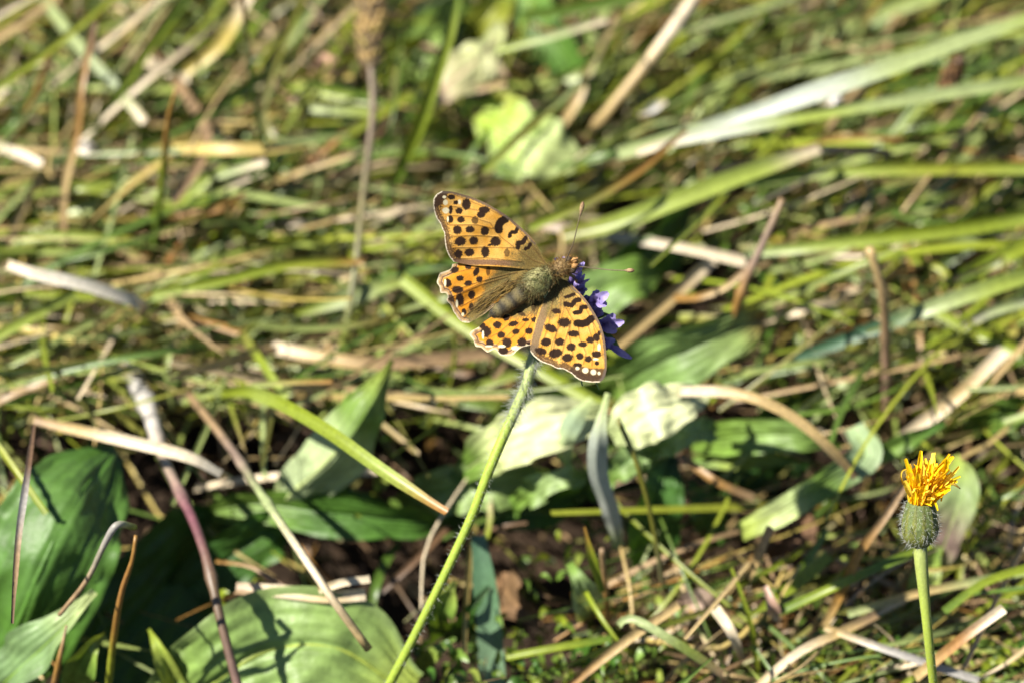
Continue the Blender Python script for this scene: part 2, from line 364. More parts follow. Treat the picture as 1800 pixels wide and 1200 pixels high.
dry('thick cream straw stub with a rounded end on the dark soil', [(415, 1036, 30), (500, 1040, 32), (575, 1046, 33), (642, 1042, 33)], 24, [TN, CR, ST, CR])
dry('thin cream straw piece lying on the thick straw stub', [(560, 1036, 35), (600, 1024, 36), (650, 1018, 36)], 14, [ST, CR, CR])
dry('fine brown curved stalk over the dark hollow', [(380, 985, 22), (440, 995, 26), (500, 1030, 26)], 7, [OC, TN, BR])
dry('brown-grey stick in the dark hollow beside the hairy stem', [(790, 925, 14), (730, 985, 15), (650, 1055, 12)], 13, [BR, BR, (.09, .06, .04)])
# upper middle
blade('tall bright green grass blade beside the tall seed spike', [(806, -25, 64), (792, 50, 60), (764, 140, 52), (738, 215, 44), (690, 325, 30)], (12, 20, 24, 24, 18), [G2, G1, G1, G1, G2], roll=20)
dry('tan straw stalk with a cut end below the pale lobed leaf', [(888, 144, 34), (820, 160, 32), (752, 176, 28)], 15, [ST, TN, OC])
blade('straight pale green blade with a cream-white end under the sky-lit leaves', [(1066, 36, 44), (970, 65, 42), (875, 90, 38)], (10, 15, 13), [CR, PG, LG], roll=-15)
stalk('tan straw stem with a swollen joint at its lower end', [(1225, -10, 46), (1190, 42, 44), (1130, 122, 38), (1062, 205, 30), (1030, 245, 22)], (22, 24, 22, 20, 16), [CR, CR, ST, ST, TN], nodes=(.82,))
dry('olive-tan stalk leaning beside the jointed straw stem', [(1076, 30, 36), (1035, 120, 30), (1012, 180, 26), (975, 235, 20)], 18, [TN, OL, ST, ST])
blade('grey-green blade slanting over the bright lobed leaf', [(1014, 148, 44), (930, 222, 42), (850, 300, 36)], (12, 17, 16), [PG, OL, G1], roll=15)
blade('long broad pale grass blade with a white glare patch', [(1860, 18, 62), (1700, 72, 60), (1560, 122, 58), (1430, 165, 55), (1310, 205, 50), (1180, 245, 44), (1030, 285, 34)], (24, 27, 32, 36, 28, 24, 18), [LG, PG, PG, (.40, .44, .36), (.34, .38, .30), PG, PG], roll=(-35, -5), fold=.3, n=40)  # sun glare painted in as a whiter stretch of the blade colour
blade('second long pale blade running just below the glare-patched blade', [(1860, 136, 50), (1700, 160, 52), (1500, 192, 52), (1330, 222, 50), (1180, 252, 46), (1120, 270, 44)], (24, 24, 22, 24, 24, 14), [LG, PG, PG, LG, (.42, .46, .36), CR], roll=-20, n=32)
blade('olive blade with an orange edge ending above the antenna', [(1206, 228, 52), (1115, 302, 50), (1020, 358, 46), (930, 398, 42)], (8, 18, 22, 20), [OC, OC, OL, G1], roll=20)
blade('pale green blade passing behind the upright antenna', [(1440, 262, 44), (1330, 300, 44), (1200, 348, 42), (1085, 392, 38), (990, 415, 34)], (18, 30, 34, 34, 28), [CR, LG, LG, LG, OL], roll=-10)
dry('flat tan stalk lying level across the pale blades', [(1250, 300, 34), (1340, 285, 37), (1435, 264, 39), (1500, 266, 39), (1566, 270, 38)], 15, [TN, ST, CR, TN, TN])
blade('long straight yellow-green blade lying level below the flat tan stalk', [(1310, 322, 34), (1420, 305, 36), (1560, 297, 38), (1860, 294, 38)], (20, 24, 23, 24), [G2, LG, YG, LG], roll=-15, n=24)
blade('broad fresh green blade stretching away from the dark twig', [(1860, 368, 42), (1690, 400, 42), (1500, 422, 40), (1400, 435, 38), (1310, 446, 34)], (30, 30, 28, 24, 16), [LG, G1, G1, LG, PG], roll=15, n=24)
dry('grey-white straw passing behind the level antenna', [(930, 392, 32), (1060, 412, 34), (1190, 434, 35), (1312, 460, 34)], (20, 19, 17, 20), [TN, GY, CR, CR])
dry('broad tan straw leaning behind the purple petals', [(1252, 455, 30), (1170, 528, 28), (1080, 605, 24)], (24, 27, 26), [CR, ST, ST])
stalk('dark brown leaning twig with swollen nodes near the purple flower', [(1376, 350, 60), (1345, 420, 54), (1305, 508, 44), (1272, 610, 32), (1240, 700, 20)], (13, 14, 15, 11, 9), [TN, (.28, .2, .15), OC, BR, BR], nodes=(.33, .45))
dry('thin brown arc of stalk springing from the dark twig', [(1186, 524, 34), (1230, 522, 38), (1275, 505, 40), (1312, 475, 42)], 12, [OC, OC, ST, TN])
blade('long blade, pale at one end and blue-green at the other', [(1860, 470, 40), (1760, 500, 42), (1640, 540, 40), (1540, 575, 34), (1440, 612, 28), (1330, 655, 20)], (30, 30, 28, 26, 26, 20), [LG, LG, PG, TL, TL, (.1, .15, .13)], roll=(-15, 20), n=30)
blade('wide short yellow-green blade under the broad fresh green blade', [(1860, 408, 30), (1760, 452, 30), (1690, 484, 24)], (34, 32, 22), [YG, G1, G2])
blade('grey striped blade below the half pale, half blue-green blade', [(1860, 520, 34), (1760, 540, 34), (1690, 570, 28)], 20, [GY, PG, GY])
stalk('upright tan stem with knotted joints standing in brown litter', [(1528, 436, 56), (1552, 520, 46), (1558, 640, 28), (1562, 780, 6)], (16, 17, 17, 18), [ST, TN, PK, ST], nodes=(.2, .42, .63, .8))
dry('arching pinkish tan stalk curving down over layered green leaves', [(1170, 690, 40), (1250, 688, 46), (1320, 698, 48), (1390, 730, 46), (1450, 778, 42), (1505, 838, 34)], (14, 20, 20, 19, 18, 14), [CR, CR, ST, ST, ST, TN], n=30)
dry('stout straw stalk leaning in the litter by the knotted stem', [(1764, 618, 34), (1690, 690, 30), (1610, 752, 24), (1530, 815, 14)], 25, [CR, ST, CR, ST])
blade('green blade dropping beneath the blue-green blade', [(1436, 628, 22), (1490, 680, 22), (1545, 735, 16)], 18, [LG, PG, G1])
blade('broad light green blade slanting above the stout straw stalk', [(1640, 545, 26), (1720, 585, 28), (1860, 650, 28)], (20, 28, 28), [LG, G1, LG])
blade('pale straight blade between the fresh green blades', [(1540, 455, 30), (1620, 440, 30), (1720, 420, 28)], 16, [PG, LG, PG])
blade('thin curved yellow blade under the pale straight blade', [(1600, 455, 26), (1650, 470, 28), (1685, 508, 26)], 12, [G1, YG, YG])
# lower middle and right
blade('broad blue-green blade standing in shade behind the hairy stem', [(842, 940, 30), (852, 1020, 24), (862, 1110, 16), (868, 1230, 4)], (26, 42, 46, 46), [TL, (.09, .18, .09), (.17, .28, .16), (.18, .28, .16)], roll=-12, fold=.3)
stalk('thin olive stem hanging beside the grey felted leaf', [(1086, 735, 52), (1118, 810, 46), (1143, 900, 36), (1158, 980, 26), (1170, 1060, 12)], 9, [OL, OL, OL, (.2, .2, .09), TN], name='grass_stalk', mat='grass')
blade('narrow green shoot with a brown tip on the dark soil', [(1027, 925, 48), (1040, 980, 42), (1058, 1040, 34)], (5, 17, 12), [OC, G1, G2])
stalk('reddish brown stem under the narrow green shoot', [(1058, 965, 40), (1066, 1050, 26), (1074, 1150, 8)], 10, [TN, OC, RD])
dry('ochre straw leaning under the narrow green shoot', [(985, 1215, 26), (1090, 1132, 32), (1192, 1062, 34)], (16, 18, 17), [OR, ST, ST])
dry('cream-green straw bowed over the ochre straw', [(1088, 1098, 34), (1110, 1086, 36), (1180, 1125, 34), (1270, 1185, 26)], (13, 16, 18, 16), [PG, PG, LG, TN])
blade('thin green blade lying level by the bottom moss', [(890, 1155, 20), (980, 1138, 22), (1075, 1122, 22)], 14, [G1, G1, G2])
dry('tan forked stalk in the hollow under layered leaves', [(1356, 925, 40), (1322, 1000, 30), (1282, 1075, 14)], 16, [TN, ST, OC])
dry('second prong of the tan forked stalk', [(1346, 950, 36), (1300, 1010, 28), (1262, 1060, 16)], 13, [OC, ST, TN])
dry('long brown blade curving up behind the yellow flower', [(1612, 815, 50), (1560, 900, 46), (1510, 970, 38), (1485, 1030, 30), (1450, 1100, 18)], (10, 15, 18, 18, 14), [TN, TN, OC, OC, ST])
blade('green blade running level behind the yellow flower stem', [(1640, 960, 34), (1560, 990, 34), (1470, 1030, 32), (1370, 1075, 26)], 17, [G1, G2, G1, G2])
blade('dark green blade leaning between the forked stalk and brown blade', [(1455, 930, 30), (1410, 1000, 24), (1360, 1060, 14)], (10, 18, 16), [G2, G2, G1])
dry('ochre straw with a pale cut end below the yellow flower', [(1764, 1068, 40), (1700, 1115, 36), (1610, 1190, 26)], 19, [CR, OR, ST])
dry('grey straw crossing behind the yellow flower stem', [(1450, 1100, 28), (1560, 1140, 30), (1720, 1195, 26)], 15, [ST, GY, GY])
blade('pale blade lying level behind the yellow flower stem', [(1490, 1078, 26), (1620, 1040, 28), (1800, 1005, 28), (1860, 995, 28)], 15, [PG, ST, PG, LG])
dry('tan straw leaning over the bottom litter', [(1320, 1220, 24), (1400, 1150, 28), (1480, 1110, 28), (1540, 1080, 26)], 17, [ST, CR, ST, TN])
dry('bleached curled straw in the bottom litter', [(1258, 1070, 30), (1285, 1110, 30), (1305, 1160, 22)], (20, 18, 12), [CR, CR, TN])
dry('grey-pink dead leaf tip poking up by the forked stalk', [(1345, 1030, 30), (1358, 1065, 28), (1365, 1090, 22)], (10, 26, 8), [PK, PK, GY])
blade('long green blade just above the cut ochre straw', [(1660, 1075, 30), (1740, 1020, 32), (1860, 985, 32)], 16, [G2, G1, G1])
dry('rust brown stalk slanting past the dark hollow under the big pale leaf', [(1195, 800, 30), (1255, 845, 30), (1325, 875, 26)], 15, [TN, OC, TN])
dry('dead brown stalk lying under the hindwing', [(745, 640, 22), (840, 660, 22), (930, 690, 18)], 18, [TN, BR, BR])
dry('small white blade fragment beside the jointed straw stem', [(1122, 200, 36), (1145, 190, 36), (1170, 178, 36)], (10, 19, 10), [CR, (.7, .68, .62), CR])

# ------------------------------------------------------------------ broad-leaved plants
def leafgeo(pts, w, cols, roll=0, fold=.25, wave=.15, veins=3, nv=24, n=44, wf=3.0, edge=None, across=None, ctr=0.0, vein_col=1.25):
    _id[0] += 1
    p3 = np.array([G(*q) for q in pts]); m = max(len(w), 2)
    d = np.array([np.dot(q - C, FW) for q in p3]).mean()
    hw = np.asarray(w, float) * K * d * .5
    return ribbon(p3, hw, cols if np.ndim(cols) > 1 else [cols, cols], roll, fold, n, nv, wave=wave, veins=veins, seed=_id[0] * 1.31, wf=wf, edge=edge, across=across, ctr=ctr, vein_col=vein_col)
def plant(name, label, cat, base, leaves, mat='leaf', group=None):
    t = thing(name, label, cat, tuple(G(*base)), group)
    for lf in leaves:
        kw = dict(lf); pts = kw.pop('pts'); w = kw.pop('w'); cols = kw.pop('cols'); lb = kw.pop('label', None); mt = kw.pop('mat', mat)
        g = leafgeo(pts, w, cols, **kw)
        o = part('leaf', g, M[mt], t, label=lb)
        p3 = [G(*q) for q in pts]; r0 = np.mean(kw.get('w', w)) * K * .65 * .035
        rib = np.array(p3) - np.array(FW) * -0.0004
        hwm = max(w) * K * .68 * .5
        if hwm > .0025:
            nn = 20; pp = catmull(p3, nn); T, S, N = frame(pp, kw.get('roll', 0))
            rb = tube((pp - N * hwm * .10)[1:-1], np.linspace(hwm * .075, hwm * .02, nn - 2), [np.array(cols[0]) * 1.25 if np.ndim(cols) > 1 else np.array(cols) * 1.25] * 2, nn, 6)
            part('midrib', rb, M[mt], o)
    return t
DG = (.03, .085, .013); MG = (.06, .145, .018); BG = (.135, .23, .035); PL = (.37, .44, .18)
plant('plantain_plant', 'large dark green broad-leaved plantain with a ribbed leaf in raking sun', 'plant', (-30, 1230, 0), [
    dict(pts=[(-40, 1240, 6), (20, 1120, 24), (80, 980, 38), (140, 870, 42), (205, 785, 36)], w=(110, 200, 250, 272, 268, 245, 190, 50), cols=[MG, MG, (.07, .16, .025), (.08, .17, .03), MG], roll=(4, 0), fold=(-.5, -.55, -.5, -.35), wave=.10, veins=4),
    dict(pts=[(-60, 1260, 6), (20, 1185, 22), (100, 1110, 32), (168, 1040, 36)], w=(60, 110, 100, 14), cols=[BG, (.15, .24, .1), (.15, .24, .09), PL], roll=30, fold=.4, wave=.3),
    dict(pts=[(150, 1270, 5), (130, 1200, 20), (155, 1140, 32), (185, 1115, 30)], w=(40, 70, 66, 14), cols=[BG, LG, BG, LG], roll=-20, fold=.6, wave=.3, nv=16),
    dict(pts=[(330, 1260, 6), (310, 1200, 18), (280, 1140, 26), (262, 1105, 26)], w=(60, 70, 46, 8), cols=[BG, LG, LG, G1], roll=15, fold=.7, wave=.1, nv=16),
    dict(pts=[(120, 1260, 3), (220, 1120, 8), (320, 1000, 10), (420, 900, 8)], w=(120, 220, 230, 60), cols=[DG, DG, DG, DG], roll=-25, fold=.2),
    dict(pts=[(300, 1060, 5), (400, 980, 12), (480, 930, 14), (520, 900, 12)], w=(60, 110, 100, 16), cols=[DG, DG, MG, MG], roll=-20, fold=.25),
])
plant('plantain_plant', 'plantain with a wide sunlit leaf spread over the cream straw stub', 'plant', (560, 1290, 0), [
    dict(pts=[(300, 1265, 10), (390, 1190, 22), (480, 1140, 26), (600, 1140, 26), (720, 1220, 18)], w=(150, 200, 215, 190, 90), cols=[LG, (.17, .27, .06), (.19, .29, .08), (.2, .3, .08), LG], roll=(-10, 10), fold=.15, wave=.14, edge=(.2, .28, .09)),
    dict(pts=[(690, 1260, 6), (680, 1180, 18), (640, 1110, 24), (600, 1060, 22)], w=(50, 80, 70, 10), cols=[BG, PL, BG, LG], roll=10, fold=.35, wave=.15, nv=16),
])
plant('plantain_plant', 'plantain with a folded leaf, one half pale in sun and one half dark', 'plant', (430, 930, 0), [
    dict(pts=[(470, 905, 14), (520, 860, 26), (590, 795, 38), (645, 715, 46), (690, 632, 48)], w=(40, 135, 165, 120, 12), cols=[PL, (.34, .42, .22), (.36, .44, .22), BG, LG], roll=(4, -4), fold=(-.6, -.8, -.85, -.7), wave=.12),
    dict(pts=[(340, 905, 12), (450, 885, 18), (580, 900, 20), (720, 915, 18), (800, 920, 12)], w=(30, 70, 90, 70, 12), cols=[BG, BG, MG, MG, MG], roll=-25, fold=.4, wave=.15),
    dict(pts=[(480, 900, 10), (540, 885, 16), (620, 890, 16), (700, 900, 10)], w=(30, 70, 60, 10), cols=[PL, BG, MG, MG], roll=20, fold=.4),
])
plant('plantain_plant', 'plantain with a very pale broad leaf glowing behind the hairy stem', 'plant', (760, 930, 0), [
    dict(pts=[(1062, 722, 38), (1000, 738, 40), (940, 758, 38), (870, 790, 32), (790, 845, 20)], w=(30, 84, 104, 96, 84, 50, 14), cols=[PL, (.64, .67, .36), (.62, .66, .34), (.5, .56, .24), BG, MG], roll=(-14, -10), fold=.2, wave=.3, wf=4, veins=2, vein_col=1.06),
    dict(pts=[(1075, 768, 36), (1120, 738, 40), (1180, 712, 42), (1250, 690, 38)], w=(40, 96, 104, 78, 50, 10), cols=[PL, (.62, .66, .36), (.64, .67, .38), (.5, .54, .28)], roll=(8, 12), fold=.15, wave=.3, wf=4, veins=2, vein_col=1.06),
    dict(pts=[(1110, 830, 22), (1160, 785, 30), (1215, 760, 34), (1262, 752, 30)], w=(10, 50, 34, 62, 40, 50, 8), cols=[BG, (.2, .32, .12), (.24, .36, .14), BG], roll=5, fold=.3, wave=.45, wf=6, veins=1),
    dict(pts=[(1040, 880, 20), (1075, 835, 28), (1120, 800, 32), (1160, 790, 30)], w=(10, 44, 30, 56, 36, 8), cols=[MG, BG, (.2, .3, .1), BG], roll=-8, fold=.3, wave=.45, wf=6, veins=1, nv=16),
    dict(pts=[(880, 905, 14), (930, 868, 24), (985, 842, 30), (1035, 835, 26)], w=(10, 46, 30, 58, 36, 44, 8), cols=[MG, BG, (.26, .36, .14), BG], roll=5, fold=.3, wave=.45, wf=6, veins=1, nv=16),
    dict(pts=[(690, 890, 10), (780, 862, 18), (880, 848, 22), (990, 850, 18)], w=(30, 90, 95, 16), cols=[BG, (.22, .32, .1), (.22, .31, .1), MG], roll=-12, fold=.3, wave=.25, wf=5),
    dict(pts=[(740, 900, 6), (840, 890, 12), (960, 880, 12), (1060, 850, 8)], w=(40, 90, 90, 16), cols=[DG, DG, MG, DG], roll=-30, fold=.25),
    dict(pts=[(830, 790, 18), (900, 720, 26), (990, 690, 28), (1080, 690, 24)], w=(20, 60, 60, 12), cols=[MG, BG, BG, MG], roll=-35, fold=.3),
])
plant('felted_plant', 'grey-white felted narrow leaf hanging beside the pale broad leaf', 'plant', (1090, 985, 2), [
    dict(pts=[(1068, 690, 58), (1052, 760, 54), (1050, 830, 44), (1072, 900, 32), (1086, 965, 18)], w=(10, 38, 36, 34, 24), cols=[PL, (.36, .40, .33), (.42, .45, .38), (.45, .46, .40), PL], roll=(-12, -16), fold=-.4, wave=.2, veins=0, nv=10, mat='felt'),
    dict(pts=[(1040, 700, 44), (1010, 735, 42), (990, 780, 38), (1000, 830, 30)], w=(16, 40, 36, 10), cols=[PL, (.25, .33, .2), PL, BG], roll=-15, fold=-.4, veins=0, nv=10, mat='felt'),
])
plant('plantain_plant', 'plantain with a ribbed red-tipped leaf beside the purple petals', 'plant', (1060, 720, 0), [
    dict(pts=[(1070, 690, 18), (1140, 645, 28), (1220, 610, 34), (1300, 575, 36), (1348, 553, 34)], w=(50, 120, 130, 90, 10), cols=[BG, (.14, .24, .06), (.17, .27, .08), (.2, .28, .08), OC], roll=(-15, -22), fold=(.3, .45, .5), wave=.12),
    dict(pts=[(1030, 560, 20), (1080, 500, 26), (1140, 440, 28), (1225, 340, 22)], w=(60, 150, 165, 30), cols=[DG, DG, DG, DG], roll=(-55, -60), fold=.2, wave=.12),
    dict(pts=[(1000, 580, 24), (1050, 520, 30), (1110, 490, 32), (1165, 485, 28)], w=(40, 90, 80, 14), cols=[BG, (.17, .27, .08), BG, BG], roll=8, fold=.25, wave=.15),
])
plant('plantain_plant', 'plantain with long layered leaves under the arching tan stalk', 'plant', (1230, 880, 0), [
    dict(pts=[(1215, 780, 16), (1290, 768, 24), (1390, 765, 28), (1480, 785, 24)], w=(30, 70, 62, 10), cols=[BG, BG, (.16, .26, .06), BG], roll=-8, fold=.35, wave=.15),
    dict(pts=[(1220, 810, 14), (1310, 806, 18), (1400, 812, 20)], w=(20, 44, 10), cols=[BG, LG, BG], roll=0, fold=.4, nv=14),
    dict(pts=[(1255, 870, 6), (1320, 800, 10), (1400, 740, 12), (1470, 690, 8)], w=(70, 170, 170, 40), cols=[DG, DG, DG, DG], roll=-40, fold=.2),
    dict(pts=[(1300, 935, 20), (1370, 900, 26), (1450, 850, 30), (1520, 800, 30), (1500, 750, 30)], w=(36, 50, 52, 60, 40), cols=[LG, PL, BG, (.25, .34, .17), (.25, .34, .17)], roll=(5, -10), fold=.35, wave=.3),
    dict(pts=[(1475, 828, 22), (1560, 790, 28), (1660, 742, 30)], w=(24, 42, 12), cols=[BG, BG, MG], roll=-12, fold=.5, nv=14),
    dict(pts=[(1140, 1000, 6), (1145, 920, 18), (1165, 850, 26), (1185, 800, 26)], w=(60, 110, 90, 20), cols=[DG, (.045, .13, .02), (.06, .15, .025), DG], roll=-28, fold=.3),
    dict(pts=[(1260, 960, 6), (1240, 900, 12), (1210, 850, 16)], w=(50, 70, 20), cols=[MG, BG, MG], roll=-20, fold=.3, nv=14),
])
plant('dock_plant', 'broad bright green leaves above the pale lobed leaf', 'plant', (700, 190, 0), [
    dict(pts=[(672, 160, 12), (715, 105, 22), (765, 50, 26), (820, -20, 24)], w=(30, 85, 80, 30), cols=[BG, (.2, .3, .06), (.2, .31, .05), BG], roll=(5, -5), fold=.25, wave=.15),
    dict(pts=[(790, 115, 10), (830, 60, 22), (870, 10, 28), (890, -30, 26)], w=(24, 70, 66, 24), cols=[BG, YG, YG, BG], roll=-10, fold=.3, wave=.15),
    dict(pts=[(912, -40, 28), (955, 40, 26), (1005, 120, 20), (1035, 195, 10)], w=(40, 80, 74, 20), cols=[BG, (.1, .2, .03), (.08, .18, .025), MG], roll=-22, fold=.3, wave=.1),
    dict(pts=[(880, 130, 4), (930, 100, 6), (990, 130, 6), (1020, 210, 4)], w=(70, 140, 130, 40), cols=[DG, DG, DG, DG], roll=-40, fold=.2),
])
plant('lobed_leaf_plant', 'pale purple-edged lobed leaf below the bright green leaves', 'plant', (770, 200, 0), [
    dict(pts=[(752, 178, 32), (800, 138, 35), (838, 106, 37), (866, 72, 37), (876, 38, 35)], w=(34, 60, 88, 76, 40, 34, 10), cols=[PK, (.42, .40, .2), (.46, .48, .22), (.44, .48, .2), (.4, .42, .2)], roll=8, fold=-.2, wave=.2, veins=1),
    dict(pts=[(826, 112, 36), (864, 118, 36), (893, 134, 34)], w=(50, 46, 28, 6), cols=[(.44, .48, .2), (.46, .46, .24), PK], roll=10, fold=-.2, wave=.2, veins=1, nv=14),
])
plant('lobed_leaf_plant', 'bright yellow-green lobed leaf above the butterfly', 'plant', (1010, 290, 0), [
    dict(pts=[(1028, 282, 27), (970, 264, 30), (915, 240, 31), (875, 220, 30), (833, 206, 27)], w=(10, 70, 112, 120, 96, 118, 56, 80, 12), cols=[PL, (.40, .48, .18), (.33, .44, .10), (.28, .40, .05), (.28, .36, .06)], roll=(-12, -8), fold=-.15, wave=.2, veins=1),
    dict(pts=[(925, 240, 31), (905, 202, 32), (898, 164, 31)], w=(50, 64, 50, 8), cols=[BG, YG, (.34, .40, .08)], roll=12, fold=-.2, wave=.2, veins=1, nv=14),
    dict(pts=[(870, 300, 22), (930, 288, 26), (1000, 282, 26)], w=(20, 60, 50, 12), cols=[BG, PG, (.3, .4, .16)], roll=8, fold=-.2, wave=.3, veins=1, nv=14),
])
plant('small_herb', 'small pale oval leaf on dark soil under the felted leaf', 'plant', (1035, 1090, 0), [
    dict(pts=[(1045, 1085, 6), (1035, 1060, 22), (1018, 1020, 30), (1000, 990, 30)], w=(10, 66, 60, 14), cols=[BG, PL, (.34, .44, .22), BG], roll=-5, fold=.25, wave=.1, veins=1, nv=14)])
plant('small_herb', 'blurred grey-green leaf with a purple flush behind the yellow flower', 'plant', (1660, 1030, 0), [
    dict(pts=[(1640, 1010, 12), (1665, 940, 22), (1690, 860, 30), (1680, 800, 30)], w=(24, 70, 80, 14), cols=[BG, (.2, .14, .12), (.2, .27, .1), LG], roll=15, fold=.4, wave=.15, nv=16),
    dict(pts=[(1600, 1090, 10), (1625, 1020, 18), (1650, 960, 20)], w=(24, 60, 12), cols=[BG, LG, BG], roll=-8, fold=.4, nv=14),
    dict(pts=[(1700, 760, 16), (1750, 730, 24), (1840, 700, 26)], w=(30, 70, 40), cols=[MG, BG, MG], roll=-22, fold=.3)])
plant('small_herb', 'small herb with toothed green leaves at the foot of the hairy stem', 'plant', (790, 1130, 0), [
    dict(pts=[(780, 1120, 6), (770, 1080, 22), (790, 1040, 30), (800, 1020, 30)], w=(14, 60, 36, 56, 8), cols=[MG, BG, BG, LG], roll=-10, fold=.3, wave=.25, veins=1, nv=14),
    dict(pts=[(800, 1130, 6), (820, 1080, 20), (860, 1030, 24)], w=(14, 56, 30, 8), cols=[DG, MG, DG], roll=-25, fold=.3, veins=1, nv=14),
    dict(pts=[(740, 1190, 6), (760, 1150, 18), (800, 1120, 20)], w=(14, 46, 30, 8), cols=[MG, LG, BG], roll=10, fold=.3, veins=1, nv=14)])
plant('small_herb', 'small clover-like herb beside the tall seed spike', 'plant', (560, 130, 0), [
    dict(pts=[(560, 130, 8), (540, 90, 24), (535, 55, 28)], w=(8, 46, 40, 8), cols=[MG, BG, BG], roll=-5, fold=.3, veins=1, nv=12),
    dict(pts=[(560, 130, 8), (585, 95, 24), (605, 70, 28)], w=(8, 40, 36, 8), cols=[MG, BG, LG], roll=15, fold=.3, veins=1, nv=12),
    dict(pts=[(555, 135, 8), (520, 110, 22), (500, 95, 24)], w=(8, 40, 34, 8), cols=[MG, PL, BG], roll=5, fold=.3, veins=1, nv=12)])
for pp, ww, cc, lb in [
    ([(545, 122, 24), (580, 112, 30), (615, 122, 28)], (14, 46, 12), [PK, (.45, .27, .18), PK], 'curled pink-brown dead leaf beside the tall seed spike'),
    ([(125, 268, 34), (150, 258, 36), (178, 266, 34)], (10, 26, 10), [CR, (.66, .6, .52), TN], 'small curled white dead leaf by the slender yellow-brown stem'),
    ([(1450, 184, 30), (1466, 176, 32), (1482, 184, 30)], (8, 26, 8), [CR, (.75, .72, .7), CR], 'tiny white curled petal under the long pale blade'),
    ([(870, 1010, 8), (905, 1060, 14), (950, 1090, 12)], (24, 90, 30), [BR, (.12, .07, .03), BR], 'large brown dead leaf in the dark hollow by the hairy stem'),
    ([(1180, 1080, 12), (1230, 1060, 18), (1290, 1080, 14)], (20, 60, 20), [PK, (.3, .22, .17), TN], 'crumpled grey-brown dead leaf beside the small oval pale leaf'),
    ([(1350, 1000, 8), (1390, 950, 14), (1420, 900, 14)], (40, 90, 30), [BR, (.13, .07, .04), BR], 'brown dead leaf standing in the shade behind the forked stalk'),
]:
    solo('dead_leaf', leafgeo(pp, ww, cc, roll=random.uniform(-20, 20), fold=.4, wave=.4, veins=1, nv=12, n=16), M['litter'], lb, 'dead leaf')

# ------------------------------------------------------------------ plantain seed spikes
def seed_spike(label, pts, headpts, hw, stemw, cols, hcol, nseed):
    p3 = [G(*q) for q in pts]; t = thing('seed_spike', label, 'seed head', tuple(p3[-1]))
    part('stem', tube(p3, wpx(np.array(p3), stemw), cols, 36, 8, nz=.3), M['dry'], t)
    h3 = catmull([G(*q) for q in headpts], 40); R = wpx(h3, hw)
    part('spike_core', tube(h3, R * .7, [np.array(hcol) * .5] * 2, 40, 10), M['seed'], t)
    # one seed capsule: a pointed ellipsoid
    a = np.arange(6) / 6 * 2 * math.pi; rows = [(-1, .05), (-.6, .75), (0, 1), (.6, .7), (1, .1)]
    V = np.array([[r * .55 * math.cos(x), r * .55 * math.sin(x), z] for z, r in rows for x in a]) * .001
    F = [(i * 6 + j, i * 6 + (j + 1) % 6, i * 6 + 6 + (j + 1) % 6, i * 6 + 6 + j) for i in range(4) for j in range(6)]
    meshes = [make_mesh('seed_capsule', (V, F, np.tile(np.array(hcol) * s, (len(V), 1)), np.zeros((len(V), 2))), M['seed']) for s in ((.3, .28, .25), (.8, .75, .7), (1.6, 1.5, 1.2), (1.0, 1.1, .6))]
    T, S, N = frame(h3); base = np.array(t.location)
    for k in range(nseed):
        f = (k + .5) / nseed * 39; i = int(f); an = k * 2.39996
        dirn = S[i] * math.cos(an) + N[i] * math.sin(an)
        o = link('seed_capsule', random.choice(meshes), t, tuple(h3[i] + dirn * R[i] * .78 - base))
        ax = Vector(nrm(dirn * .8 - T[i] * .5)); o.rotation_euler = ax.to_track_quat('Z', 'Y').to_euler()
        s = R[i] / .0016 * random.uniform(.5, .8); o.scale = (s, s, s)
    return t
seed_spike('tall brown plantain seed spike on a thin grey-green stem', [(652, 112, 47), (655, 200, 45), (640, 330, 40), (625, 470, 34), (600, 620, 22), (565, 740, 3)], [(658, -90, 48), (652, 20, 48), (650, 118, 47)], (40, 54, 58, 40), (11, 12, 12, 14, 15, 16), [(.24, .19, .14), (.2, .15, .1), (.2, .17, .07), (.2, .2, .08), G1, G1], (.15, .105, .045), 190)
seed_spike('short dark brown seed head above the second long pale blade', [(1658, 158, 40), (1640, 200, 26), (1600, 260, 6)], [(1688, 105, 54), (1676, 130, 48), (1660, 160, 40)], (26, 40, 30), (10, 10, 10), [BR, OL, G2], (.11, .06, .03), 70)

